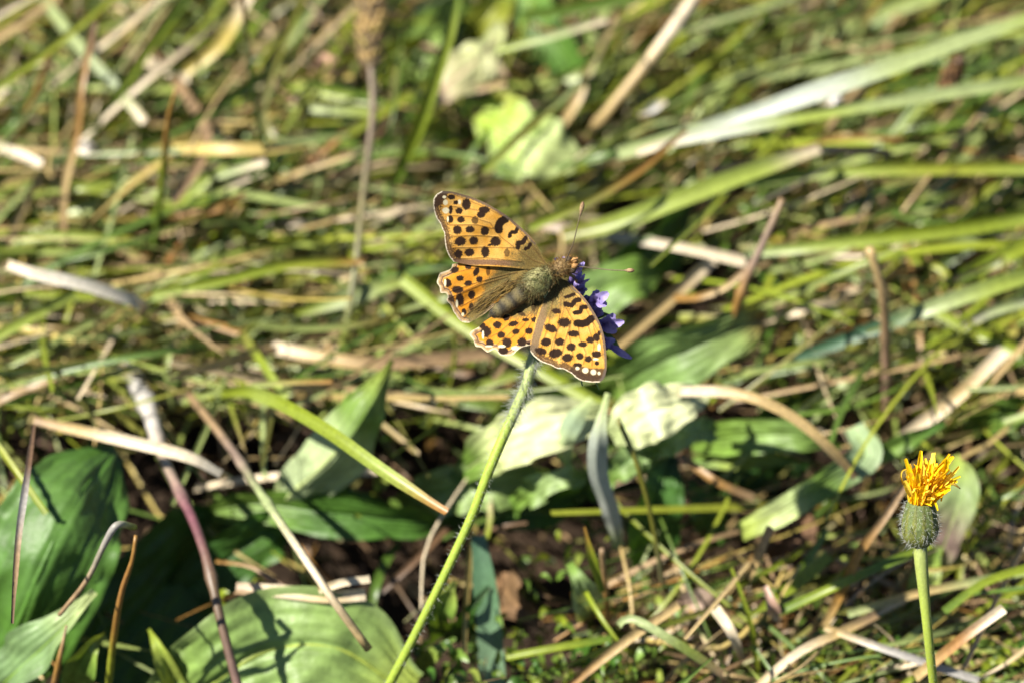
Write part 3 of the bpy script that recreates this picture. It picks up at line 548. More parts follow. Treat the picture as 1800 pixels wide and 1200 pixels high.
# ------------------------------------------------------------------ scattered sward
CLS = {
 'bright green': ('grass', [G1, YG], .22), 'mid green': ('grass', [G2, (.11, .19, .035)], .2), 'pale green': ('grass', [PG, LG], .2),
 'dark green': ('grass', [G3, G2], .08), 'olive': ('grass', [OL, (.2, .19, .06)], .1),
 'straw-coloured': ('dry', [ST, YL], .3), 'bleached cream': ('dry', [CR, ST], .18), 'tan': ('dry', [TN, ST], .27), 'dark brown': ('dry', [BR, TN], .2), 'rusty ochre': ('dry', [OC, OR], .08)}
LAND = [(650, 60, 'the tall seed spike'), (920, 225, 'the bright lobed leaf'), (840, 100, 'the pale lobed leaf'), (1450, 150, 'the glare-patched long blade'), (1680, 130, 'the short dark seed head'),
        (1140, 120, 'the jointed straw stem'), (100, 180, 'the brown jointed stalk'), (140, 500, 'the bleached white blade'), (480, 200, 'the kinked olive blade'), (280, 320, 'the slim brown-tipped stem'), (560, 740, 'the vivid arched blade'),
        (440, 480, 'the orange-tipped bright blade'), (300, 800, 'the whitish withered stem'), (1320, 470, 'the dark twig'), (1550, 600, 'the knotted tan stem'), (1500, 300, 'the level yellow-green blade'), (1380, 720, 'the arching tan stalk'),
        (1200, 620, 'the red-tipped ribbed leaf'), (1690, 690, 'the stout straw stalk'), (1620, 950, 'the yellow flower'), (1100, 1120, 'the ochre straw'), (1320, 1000, 'the tan forked stalk'), (760, 1100, 'the hairy flower stem'),
        (500, 1140, 'the cream straw stub'), (100, 950, 'the big broad leaf'), (900, 720, 'the butterfly'), (700, 520, 'the butterfly hindwing'), (1720, 1120, 'the cut ochre straw')]
def dens(u, v):
    if v < 560: d = 1.0
    elif v < 720: d = .85 if not (760 < u < 1080) else .5
    else:
        if u < 700: d = .07
        elif u < 1060: d = .06
        elif u < 1300: d = .14 if v < 960 else .6
        else: d = .3 if v < 900 else .75
    if 1000 < u < 1400 and 320 < v < 700: d *= .16
    if 720 < u < 1060 and v < 320: d *= .5
    if 1280 < u < 1480 and 690 < v < 930: d *= .4
    if 1230 < u < 1480 and 920 < v < 1030: d *= .4
    return d
def angle(u, v):
    a = random.random()
    if u > 1000 and v < 420: return random.gauss(28, 14) if a < .75 else random.gauss(55, 25)
    if u > 1000 and v < 900: return random.gauss(18, 18) if a < .55 else random.uniform(-70, 110)
    if u > 1000: return random.gauss(28, 16) if a < .6 else random.uniform(-60, 120)
    if v < 200: return random.gauss(50, 18) if a < .5 else (random.gauss(-25, 20) if a < .7 else random.gauss(8, 12))
    if v < 650: return random.gauss(12, 12) if a < .55 else (random.gauss(50, 18) if a < .75 else random.uniform(-60, 110))
    return random.gauss(-15, 25) if a < .6 else random.uniform(-80, 100)
pools = {'grass': [], 'dry': []}
names = list(CLS); wts = np.array([CLS[k][2] for k in names])
def one_blade(u, v, layer):
    left_brown = (u < 700 and 180 < v < 800)
    w = wts.copy()
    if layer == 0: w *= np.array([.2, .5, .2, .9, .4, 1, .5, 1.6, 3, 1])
    elif layer >= 2: w *= np.array([1.5, 1.1, 1.6, .5, .9, .9, 1.0, .5, .15, .6])
    if layer: w[:5] *= 1.45
    if v < 350 and u > 900: w[:5] *= 1.3
    if left_brown: w[5:] *= 1.15
    if v > 900 and u > 1050: w[5:] *= 1.3
    k = random.choices(names, w)[0]; fam, pal, _ = CLS[k]
    th = math.radians(angle(u, v) if layer < 3 else random.gauss(24 if u > 1000 else (48 if v < 230 else 10), 13)); ln = random.lognormvariate(math.log((110, 210, 230, 380)[layer]), .45 if layer < 3 else .3)
    ln = min(max(ln, 45), 520 if layer < 3 else 760)
    z0 = {0: random.uniform(-11, 0), 1: random.uniform(-2, 15), 2: random.uniform(10, 25), 3: random.uniform(18, 34)}[layer]
    dz = random.gauss(0, 5 if layer < 2 else 7)
    wd = random.lognormvariate(math.log((8, 8.5, 9.5, 11.5)[layer]), .42) * (1 if fam == 'grass' else .8); wd = min(max(wd, 3.5), 28)
    cu = random.gauss(0, .07 if layer < 3 else .05); pts = []
    for i, t in enumerate((-.5, -.17, .17, .5)):
        x = u + math.cos(th) * ln * t - math.sin(th) * ln * cu * (t * t * 4 - .5)
        y = v - math.sin(th) * ln * t - math.cos(th) * ln * cu * (t * t * 4 - .5)
        zz = z0 + dz * t * 2 + random.gauss(0, 1.2) + (1 - 4 * t * t) * 4
        pts.append(G(x, y, max(zz, -13 + random.random() * 2)))
    pts = np.array(pts)
    if fam == 'dry' and random.random() < .3 and layer:          # a kinked stalk
        pts[2:] = pts[1] + (pts[2:] - pts[1]) @ np.array(Matrix.Rotation(random.uniform(-.6, .6), 3, 'Z'))
    d = np.array([np.dot(q - C, FW) for q in pts]); hw = wd * K * d * .5
    tip = random.random()
    hw = hw * (np.array([.75, 1, .95, .12]) if tip < .5 else np.array([.9, 1, 1, .8]) if tip < .85 else np.array([.15, .9, 1, .8]))
    b = np.array(pal[0]); b2 = np.array(pal[1]); f = random.random()
    c0 = (b * (1 - f) + b2 * f) * random.uniform(.75, 1.2) * (.7 if layer == 0 else 1); c1 = c0 * random.uniform(.8, 1.2)  # lowest layer coloured darker to deepen the shade in the gaps
    if fam == 'grass' and random.random() < .25: c1 = np.array(random.choice([ST, OC, TN, CR])) * .9
    s = random.random() * 50
    roll = random.uniform(-55, 55)
    if fam == 'dry' and random.random() < .22 and wd < 14:
        g = tube(pts, hw * .8, [c0, c0, c1], 10, 6, seed=s, nz=.3)
    else:
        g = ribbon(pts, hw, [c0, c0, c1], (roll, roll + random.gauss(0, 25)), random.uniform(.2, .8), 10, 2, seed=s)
    form = ('curved' if abs(cu) > .07 else 'straight') + (', tapering to a point' if tip < .5 else ', blunt at both ends' if tip < .85 else ', pointed at its lower end')
    wd = wd
    size = 'slender' if wd < 10 else ('narrow' if wd < 16 else 'wide')
    ln_w = 'short' if ln < 110 else ('long' if ln > 200 else '')
    inview = -10 < u < 1810 and -10 < v < 1210
    pools[fam].append((ln * wd * (1 + .8 * layer) * inview, g, k, size, ln_w + ' ' + form.split(',')[0], u, v, form.split(', ')[1]))
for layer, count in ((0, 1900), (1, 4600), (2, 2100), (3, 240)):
    made = 0
    while made < count:
        u = random.uniform(-700, 2500); v = random.uniform(-600, 1700)
        inv = -150 < u < 1950 and -150 < v < 1350
        if not inv and random.random() > .35: continue
        uu = min(max(u, 0), 1800); vv = min(max(v, 0), 1200)
        dd = dens(uu, vv)
        if layer >= 2 and v > 720: dd *= .35 if layer == 2 else .12
        if layer == 3 and (not inv or (720 < u < 1100 and v < 640)): continue
        if random.random() > dd: continue
        one_blade(u, v, layer); made += 1
for fam, nm, cat, cap in (('grass', 'grass_strand', 'grass', 215), ('dry', 'dry_grass_stalk', 'dry stalk', 240)):
    pl = sorted(pools[fam], key=lambda a: -a[0])
    for sc, g, k, size, lw, u, v, fm in pl[:cap]:
        land = min(LAND, key=lambda a: (a[0] - u) ** 2 + (a[1] - v) ** 2)[2]
        noun = 'grass blade' if fam == 'grass' else 'dry stalk'
        lab = ' '.join(x for x in (lw.strip(), size, k, noun, fm.replace('tapering to a point', 'with pointed tip').replace('blunt at both ends', 'with blunt ends').replace('pointed at its lower end', 'with a thin base'), 'near', land) if x)
        if len(lab.replace('-', ' ').split()) > 16: lab = lab.replace(' ' + size, '', 1)
        if len(lab.replace('-', ' ').split()) > 16: lab = lab.replace('straight ', '').replace('curved ', '')
        solo(nm, g, M[fam], lab, cat, f'{k} {noun}s in the sward')
    tag(link('grass_tangle' if fam == 'grass' else 'dry_thatch', make_mesh('tangle', merge([a[1] for a in pl[cap:]]), M[fam])),
        'dense tangle of small green grass blades over the soil' if fam == 'grass' else 'dead brown and straw-coloured thatch over the soil', 'grass' if fam == 'grass' else 'thatch', kind='stuff')

def litter(count):
    gs = []
    for _ in range(count):
        u = random.uniform(-500, 2300); v = random.uniform(-400, 1500)
        uu = min(max(u, 0), 1800); vv = min(max(v, 0), 1200)
        dk = (uu < 1050 and vv > 820)
        if dk and random.random() < .55: continue
        z = random.uniform(-14, -3); th = random.uniform(0, 6.28); ln = random.uniform(12, 48)
        a = G(u, v, z + .5); b = G(u + math.cos(th) * ln, v + math.sin(th) * ln, max(-15, z + random.gauss(0, 3)))
        m = (a + b) / 2 + np.array((0, 0, random.uniform(-.001, .002)))
        c = np.array(random.choice([BR, BR, TN, (.07, .04, .022), (.05, .03, .018), OC, PK, (.16, .11, .075)])) * random.uniform(.4, .95)
        w = random.uniform(3, 14) * K * .72
        gs.append(ribbon(np.array([a, m, b]), [w * .3, w, w * .4], [c, c], random.uniform(-70, 70), random.uniform(-.6, .8), 5, 2, seed=random.random() * 9))
    tag(link('leaf_litter', make_mesh('leaf_litter', merge(gs), M['litter'])), 'brown crumbled leaf litter scattered over the soil', 'litter', kind='stuff')
litter(3200)
def ground_cover(count):
    gs = []; cent = [(random.uniform(-300, 2100), random.uniform(-200, 1350)) for _ in range(70)]
    for x in [(560, 90), (100, 90), (1700, 60), (1440, 520), (1780, 1170), (1760, 1160), (800, 1180), (960, 1180), (1100, 1180), (1540, 1120), (1620, 210), (1180, 40), (520, 330), (70, 600), (1130, 1160)]: cent += [x] * 3
    for _ in range(count):
        cx, cy = random.choice(cent); u = random.gauss(cx, 45); v = random.gauss(cy, 35)
        z = random.uniform(3, 20); th = random.uniform(0, 6.28); ln = random.uniform(14, 34)
        a = G(u, v, z); b = G(u + math.cos(th) * ln, v + math.sin(th) * ln, z + random.gauss(1, 3)); m = (a + b) / 2 + np.array((0, 0, .0012))
        c = np.array(random.choice([G1, G2, BG, MG, LG])) * random.uniform(.7, 1.2); w = ln * random.uniform(.18, .34) * K * .7
        gs.append(ribbon(np.array([a, m, b]), [w * .2, w, w * .9, w * .15], [c, c], random.uniform(-50, 50), .35, 6, 2, seed=random.random() * 9))
    tag(link('small_herbs', make_mesh('small_herbs', merge(gs), M['grass'])), 'low green moss and tiny herb leaves between the grasses', 'ground cover', kind='stuff')
ground_cover(1500)

# ------------------------------------------------------------------ purple flower with hairy stem
def purple_flower():
    stem_px = [(952, 606, .6125), (937, 632, .6125), (926, 675, .6125), (906, 720, .613), (880, 778, .614), (855, 838, .615), (830, 905, .617), (792, 988, .620), (757, 1060, .623), (722, 1130, .627), (686, 1200, .632), (650, 1275, .640), (615, 1370, .655)]
    p3 = [P(*q) for q in stem_px]
    end = p3[-1].copy(); end[2] = -.015; end[0] -= .004; p3.append(end)
    t = thing('purple_flower', 'purple scabious-like flower on a long hairy green stem under the butterfly', 'flower', tuple(end))
    w = np.array([22, 19, 18, 17, 16, 16, 16, 17, 17, 18, 19, 19, 20, 20.]) * K * .615 * .5
    cs = [(.26, .32, .12), (.27, .33, .10)] + [(.245, .33, .04)] * 11 + [(.15, .2, .05)]
    st = part('stem', tube(p3, w, cs, 140, 12, nz=.08), M['stem'], t)
    pp = catmull(p3, 400); T, S, N = frame(pp); ww = interp(w, 400)
    R, D, Ln = [], [], []
    for _ in range(900):
        f = random.random() ** 1.5 * .86; i = int(f * 399); an = random.uniform(0, 6.28); d = S[i] * math.cos(an) + N[i] * math.sin(an)
        top = max(0, 1 - f / .16)
        R.append(pp[i] + d * ww[i] * .9); D.append(d + T[i] * random.gauss(.25 * top, .3)); Ln.append((random.uniform(4, 11) + 12 * top * random.random()) * K * .615)
    for _ in range(700):
        f = random.random() * .12; i = int(f * 399); an = random.uniform(0, 6.28); d = S[i] * math.cos(an) + N[i] * math.sin(an)
        R.append(pp[i] + d * ww[i] * .9); D.append(d + T[i] * random.gauss(.5, .4)); Ln.append(random.uniform(6, 22) * K * .615)
    part('stem_hair', hairs(R, D, np.array(Ln), .000032, (.62, .66, .55)), M['hair'], st, kind='stuff')
    # receptacle
    cpt = P(985, 570, .6105); A = nrm(RT * .72 + UP * .50 - FW * .25)
    b0 = P(950, 608, .6123)
    rc = part('receptacle', tube([b0, b0 + (cpt - b0) * .4, cpt, cpt + A * .003], np.array([.0012, .0035, .0058, .003]), [(.2, .27, .07), (.15, .23, .05), (.14, .2, .08)], 20, 14), M['bract'], t)
    S0 = nrm(np.cross(A, FW)); N0 = np.cross(A, S0)
    for k in range(10):
        an = k * .628; d = S0 * math.cos(an) + N0 * math.sin(an); a = b0 + (cpt - b0) * .7 + d * .004
        part('bract', ribbon(np.array([a, a + d * .004 + A * .001, a + d * .008 + A * .0005]), [.0012, .0014, .0002], [(.12, .2, .05), (.1, .17, .05)], ref=A, fold=.3, n=8), M['bract'], t)
    g1 = P(1066, 596, .6125); part('bract', ribbon(np.array([P(1040, 584, .613), g1, P(1096, 622, .6125)]), [.0009, .0013, .0002], [(.1, .17, .05), (.07, .13, .05)], roll=-20, fold=.3, n=8), M['bract'], t)
    part('bract', ribbon(np.array([P(1045, 560, .611), P(1060, 553, .610), P(1073, 554, .610)]), [.0004, .0005, .0001], [(.1, .15, .05), (.05, .08, .04)], fold=.3, n=8), M['bract'], t)
    def floret(base, tip, w, lobes, seed, bright=1.0):
        b = P(*base); e = P(*tip); ax = e - b; L = np.linalg.norm(ax); T = ax / L
        mid = b + ax * .5 + FW * -.0004
        c0 = np.array((.17, .12, .34)) * bright; c1 = np.array((.25, .195, .48)) * bright; c2 = np.array((.33, .27, .57)) * bright
        fl = part('floret', tube([b, b + ax * .25, mid], np.array([.0004, .0006, .0010]), [c0, c0, c1], 10, 8), M['petal'], t)
        V = nrm(C - mid); S = nrm(np.cross(T, V))
        for j in range(lobes):
            a = (j - (lobes - 1) / 2) * (1.0 if lobes > 1 else 0) * .5 + random.gauss(0, .06)
            big = 1.0 - .35 * abs(j - (lobes - 1) / 2) / max(1, (lobes - 1) / 2)
            d = T * math.cos(a) + S * math.sin(a); l = L * .55 * big
            q = [mid - T * .0003, mid + d * l * .5 + V * random.uniform(.0002, .0009), mid + d * l + V * random.uniform(-.0009, .0003)]
            hw = w * K * .61 * .5 * (1.05 if lobes == 1 else .88)
            part('petal', ribbon(np.array(q), [hw * .4, hw * .7, hw, hw * 1.05, hw * .85, hw * .35], [c0, c1, c2, c2], (random.uniform(-30, 30), random.uniform(-35, 35)), random.uniform(.2, .6), 14, 6, wave=.2, seed=seed + j), M['petal'], fl)
    F = [((1001, 497, .607), (1026, 463, .602), 12, 1, 1.25), ((1006, 512, .608), (1032, 483, .604), 9, 2, 1.1), ((1008, 520, .609), (1030, 503, .606), 14, 2, .9), ((1022, 545, .609), (1068, 518, .603), 24, 3, 1.15),
         ((1028, 556, .610), (1061, 545, .607), 18, 2, .9), ((1030, 575, .610), (1094, 565, .604), 25, 3, 1.1), ((1030, 586, .612), (1107, 627, .609), 13, 1, 1.0), ((1036, 592, .612), (1082, 606, .610), 14, 2, .95),
         ((992, 478, .609), (977, 455, .608), 9, 1, 1.5), ((996, 478, .609), (990, 453, .608), 9, 1, 1.5), ((1012, 530, .609), (1050, 528, .607), 14, 2, .85), ((1010, 508, .609), (1018, 482, .607), 10, 2, .9), ((1024, 562, .610), (1070, 575, .609), 16, 2, .85),
         ((1000, 560, .611), (1030, 540, .6055), 14, 3, 1), ((990, 540, .611), (1002, 520, .606), 12, 3, 1), ((990, 590, .612), (1010, 610, .607), 14, 3, 1), ((965, 560, .612), (950, 545, .608), 12, 3, 1), ((975, 540, .612), (970, 520, .607), 12, 3, 1)]
    for k, (b, e, w, l, br) in enumerate(F): floret(b, e, w, l, k * 5.1, br)
purple_flower()

# ------------------------------------------------------------------ yellow flower
def yellow_flower():
    sp = [(1617, 950, .605), (1619, 985, .605), (1626, 1060, .607), (1633, 1130, .610), (1641, 1205, .615), (1650, 1290, .623)]
    p3 = [P(*q) for q in sp]; end = p3[-1].copy(); end[2] = -.015; end[0] += .003; p3.append(end)
    t = thing('yellow_flower', 'half-closed yellow composite flower on a hairy upright stem', 'flower', tuple(end))
    px = K * .605
    w = np.array([25, 17, 15, 15, 15.5, 16, 16]) * px * .5
    st = part('stem', tube(p3, w, [(.24, .28, .08), (.27, .34, .05)] + [(.28, .345, .04)] * 4 + [(.15, .2, .05)], 80, 12, nz=.1), M['stem'], t)
    pp = catmull(p3, 300); T, S, N = frame(pp); ww = interp(w, 300)
    R, D, Ln = [], [], []
    for _ in range(800):
        f = random.random() * .8; i = int(f * 299); an = random.uniform(0, 6.28); d = S[i] * math.cos(an) + N[i] * math.sin(an)
        R.append(pp[i] + d * ww[i] * .92); D.append(d + T[i] * random.gauss(0, .5)); Ln.append(random.uniform(1.5, 4.5) * px)
    part('stem_hair', hairs(R, D, np.array(Ln), .00003, (.55, .6, .45)), M['hair'], st, kind='stuff')
    # involucre
    b = P(1616, 962, .605); top = P(1618, 882, .603); ax = top - b; A = ax / np.linalg.norm(ax); H = np.linalg.norm(ax)
    S0 = nrm(np.cross(A, FW)); N0 = np.cross(A, S0)
    tt = np.linspace(0, 1, 22)
    prof = np.interp(tt, [0, .06, .15, .3, .5, .7, .9, 1], [10, 17, 26, 32.5, 34, 32, 28, 25]) * px
    inv = part('involucre', tube([b + A * H * x for x in np.linspace(0, 1, 12)], prof * .93, [(.11, .14, .045), (.10, .13, .04), (.09, .12, .035)], 22, 20), M['bract'], t)
    for ring, (nb, t0, t1, off) in enumerate(((11, .02, .99, 0), (9, .0, .55, .3))):
        for k in range(nb):
            an = k / nb * 6.2832 + off; d = S0 * math.cos(an) + N0 * math.sin(an)
            q = [b + A * H * x + d * np.interp(x, tt, prof) * (.96 + .05 * ring) for x in np.linspace(t0, t1, 6)]
            hw = np.array([.35, .8, 1, 1, .8, .25]) * (9.5 - 2 * ring) * px
            sh = random.uniform(.85, 1.15)
            part('bract', ribbon(np.array(q), hw, [np.array((.105, .125, .022)) * sh, np.array((.12, .13, .025)) * sh, np.array((.08, .095, .022)) * sh], ref=d, fold=-.35, n=14, nv=6, seed=k), M['bract'], t)
    R, D, Ln = [], [], []
    for _ in range(620):
        x = random.random() ** 1.1; an = random.uniform(0, 6.28); d = S0 * math.cos(an) + N0 * math.sin(an)
        R.append(b + A * H * x + d * np.interp(x, tt, prof)); D.append(d + A * random.gauss(-.1, .5) + rng.normal(0, .35, 3)); Ln.append(random.uniform(3, 11) * px)
    part('involucre_hair', hairs(R, D, np.array(Ln), .000033, (.62, .64, .58)), M['hair'], inv, kind='stuff')
    # ligules
    c = top; ypal = [(.84, .58, .008), (.86, .62, .012), (.82, .52, .006), (.86, .66, .06)]
    def lig(base, dirn, L, w, bendv, colr, tw=0):
        d = nrm(dirn); q = [base, base + d * L * .35, base + d * L * .7 + bendv * L * .15, base + d * L + bendv * L * .5]
        cc = np.array(colr)
        part('ligule', ribbon(np.array(q), np.array([.5, .8, 1, 1, .6]) * w * .5, [cc * np.array((.97, .85, .6)), cc, cc, cc * np.array((1.0, .95, 1))], (tw, tw + random.uniform(-40, 40)), random.uniform(.4, 1.1), 12, 4, wave=.2, seed=random.random() * 40), M['ligule'], t)
    for k in range(84):
        an = k * 2.39996; q = math.sqrt((k + .5) / 84); d = S0 * math.cos(an) + N0 * math.sin(an)
        base = c - A * 5 * px + d * q * 20 * px
        L = random.uniform(40, 78) * px * (1 - .1 * (1 - q))
        lean = d * q * .30 + RT * .24 + rng.normal(0, .10, 3) + A
        lig(base, lean, L, random.uniform(8, 15) * px, nrm(rng.normal(0, 1, 3)) * .7 + d * .2, random.choice(ypal), random.uniform(-70, 70))
    for k in range(70):                                   # short crumpled tips filling the head
        base = c + A * random.uniform(2, 52) * px + S0 * random.uniform(-26, 26) * px + RT * 10 * px - FW * random.uniform(.0005, .0026)
        lig(base, A * .5 + rng.normal(0, .7, 3), random.uniform(12, 24) * px, random.uniform(4, 9) * px, nrm(rng.normal(0, 1, 3)) * 1.1, random.choice(ypal), random.uniform(-80, 80))
    for tipx, tipy, bx, by, w in [(1622, 797, 1606, 850, 15), (1660, 800, 1630, 850, 12), (1672, 803, 1640, 850, 11), (1668, 808, 1655, 845, 13), (1674, 848, 1640, 872, 20), (1590, 848, 1602, 872, 12), (1666, 868, 1636, 882, 9), (1648, 895, 1642, 876, 8), (1640, 830, 1622, 860, 14), (1610, 820, 1600, 862, 13)]:
        bs = P(bx, by, .601 + random.uniform(-.001, .002)); e = P(tipx, tipy, .599 + random.uniform(-.002, .002))
        lig(bs, e - bs, np.linalg.norm(e - bs), w * px, nrm(rng.normal(0, 1, 3)) * .25, random.choice(ypal), random.uniform(-30, 30))
    part('ligule', ribbon(np.array([P(1588, 850, .6), P(1584, 838, .599), P(1586, 827, .599), P(1595, 823, .599)]), np.array([4, 3.5, 3, 3]) * px * .6, [(.5, .3, .02), (.58, .4, .03)], n=14, fold=.8), M['ligule'], t)
    part('withered_style', tube([P(1670, 850, .6), P(1678, 851, .599), P(1688, 858, .599)], np.array([.0002, .00018, .0001]), [(.4, .28, .02), (.2, .13, .03)], 10, 6), M['ligule'], t)
yellow_flower()

# ------------------------------------------------------------------ butterfly
def Z3(x, y): return (750 + x / 6.315, 330 + y / 6.315)
def Z4(x, y): return (750 + x / 6.315, 450 + y / 6.315)
def Z5(x, y): return (900 + x / 5.0, 440 + y / 5.0)
def pdist(U, V, line):
    best = np.full(U.shape, 1e9)
    for (x0, y0), (x1, y1) in zip(line[:-1], line[1:]):
        dx, dy = x1 - x0, y1 - y0; t = np.clip(((U - x0) * dx + (V - y0) * dy) / (dx * dx + dy * dy + 1e-9), 0, 1)
        best = np.minimum(best, np.hypot(U - x0 - t * dx, V - y0 - t * dy))
    return best
def dense(line, step):
    out = []
    cl = catmull(np.array([(a, b, 0) for a, b in line]), max(4, int(sum(math.dist(a, b) for a, b in zip(line[:-1], line[1:])) / step)))
    return [(q[0], q[1]) for q in cl]
def wing_mesh(outline, step=1.15):
    pts = [Vector(p) for p in outline]; n = len(pts)
    us = np.array(outline); lo = us.min(0); hi = us.max(0)
    X, Y = np.meshgrid(np.arange(lo[0], hi[0], step), np.arange(lo[1], hi[1], step * .87))
    X = X + (np.arange(X.shape[0]) % 2)[:, None] * step * .5; X = X.ravel(); Y = Y.ravel()
    ins = np.zeros(len(X), bool); x0, y0 = us[-1]
    for x1, y1 in us:
        c = ((y1 > Y) != (y0 > Y)) & (X < (x0 - x1) * (Y - y1) / (y0 - y1 + 1e-12) + x1); ins ^= c; x0, y0 = x1, y1
    far = pdist(X, Y, list(outline) + [outline[0]]) > step * .5
    X = X[ins & far]; Y = Y[ins & far]
    pts += [Vector((a, b)) for a, b in zip(X, Y)]
    v, e, f, *_ = delaunay_2d_cdt(pts, [(i, (i + 1) % n) for i in range(n)], [list(range(n))], 1, 1e-6)
    v = np.array([(a.x, a.y) for a in v]); return v, [tuple(q) for q in f]
def mix(c, k, m): return c * (1 - m[:, None]) + np.asarray(k) * m[:, None]
DK = (.020, .011, .007)
def paint(uv, tr, spots, bars, veins, pale, hinge, olive_r, termen, costa, base_cols, bands, hind=False, apex=None, olive_polys=()):
    U, V = uv[:, 0], uv[:, 1]
    n1 = vnoise(U * .11, V * .11); n2 = vnoise(U * .7, V * .7); n3 = vnoise(U * 1.6 + 7, V * 1.6)
    c = np.asarray(base_cols[0]) * (1 - n1[:, None]) + np.asarray(base_cols[1]) * n1[:, None]
    c = c * (.9 + .2 * n2)[:, None]
    # dark margin
    dm = pdist(U, V, termen)
    if not hind:
        m = sstep(15.5, 8.5, dm + (n2 - .5) * 8 + (n1 - .5) * 5) * .88
        c = mix(c, (.05, .028, .018), m)
        m = sstep(1.6, .6, np.abs(dm - 5.5 + (n1 - .5) * 2)) * sstep(.4, .65, n2) * .5; c = mix(c, (.42, .26, .12), m)
    else:
        c = mix(c, (.50, .40, .24), sstep(10.5, 8, dm + (n2 - .5) * 2) * .95)
        c = mix(c, (.13, .06, .03), sstep(1.9, .9, np.abs(dm - 7.4 + (n1 - .5) * 1.5)) * .9)
        c = mix(c, (.38, .19, .06), sstep(1.6, .7, np.abs(dm - 4.6)) * .8)
        c = mix(c, (.16, .09, .05), sstep(.55, .72, n1) * sstep(11, 5, dm) * .7)
    if apex is not None:
        (ax, ay), ar = apex; da = np.hypot(U - ax, V - ay) + (n2 - .5) * 5
        c = mix(c, (.05, .028, .018), sstep(ar, ar * .8, da) * .93)
    for pl, kc, wd, op in bands:
        m = sstep(wd, wd * .7, pdist(U, V, pl) + (n2 - .5) * 1.5) * op; c = c * (1 - m[:, None]) + np.asarray(kc) * (.6 + .8 * n3)[:, None] * m[:, None]
    # base suffusion
    dh = np.hypot(U - hinge[0], V - hinge[1])
    ol = np.array((.155, .12, .045)) * (.45 + .95 * n3)[:, None] + np.array((.05, .035, .0)) * (n2[:, None] - .3)
    m = sstep(olive_r, olive_r * .45, dh + (n2 - .5) * 18 + (n1 - .5) * 18)
    c = c * (1 - m[:, None] * .92) + ol * m[:, None] * .92
    for pl, wd, op in olive_polys:
        m = sstep(wd, wd * .45, pdist(U, V, pl) + (n2 - .5) * 5) * op; c = c * (1 - m[:, None]) + ol * m[:, None]
    for ln in veins: c = mix(c, (.14, .07, .025), sstep(.95, .35, pdist(U, V, ln)) * .75)
    wob = (n2 - .5) * .28 + (n3 - .5) * .2
    for s in spots:
        x, y, rx, ry = s[:4]; an = math.radians(s[4]) if len(s) > 4 else 0; op = s[5] if len(s) > 5 else 1
        x, y = tr(x, y); k = 6.315 if tr is not Z5 else 5.0; rx *= 1.1 / k; ry *= 1.1 / k
        du, dv = U - x, V - y; a = du * math.cos(an) + dv * math.sin(an); b = -du * math.sin(an) + dv * math.cos(an)
        q = np.sqrt((a / rx) ** 2 + (b / ry) ** 2) + wob
        c = mix(c, np.array(DK) * (1 + .8 * n1.mean()), sstep(1.16, .86, q) * op)
    for ln, w in bars:
        ln = dense([tr(*p) for p in ln], 1.5); k = 6.315 if tr is not Z5 else 5.0
        c = mix(c, DK, sstep(w / k * .55 + .9, w / k * .55 - .6, pdist(U, V, ln) + (n2 - .5) * 1.6))
    for x, y, rx, ry in pale:
        x, y = tr(x, y); k = 6.315 if tr is not Z5 else 5.0
        q = np.sqrt(((U - x) / (rx / k)) ** 2 + ((V - y) / (ry / k)) ** 2) + wob * .6
        c = mix(c, (.70, .62, .40), sstep(1.2, .85, q))
    if costa:
        dc = pdist(U, V, costa); c = mix(c, (.11, .085, .065), sstep(5.2, 3.2, dc + (n2 - .5) * 2) * .9)
        c = mix(c, (.30, .17, .06), sstep(1.6, .6, dc) * sstep(75, 35, dh))
    c = mix(c, (.72, .62, .46), sstep(2.1, .9, dm + (n3 - .5) * 1.6 + (n2 - .5) * 1.2 + (.5 if hind else 0)) * (.7 if hind else .9))
    sc = vnoise(U * 3.1 + 40, V * 3.1 + 3)
    return c * (.90 + .2 * sc)[:, None]
O1 = ((.54, .255, .032), (.62, .355, .09)); O2 = ((.54, .205, .013), (.60, .275, .035))
def tz(tr, L): return [tr(*p) for p in L]

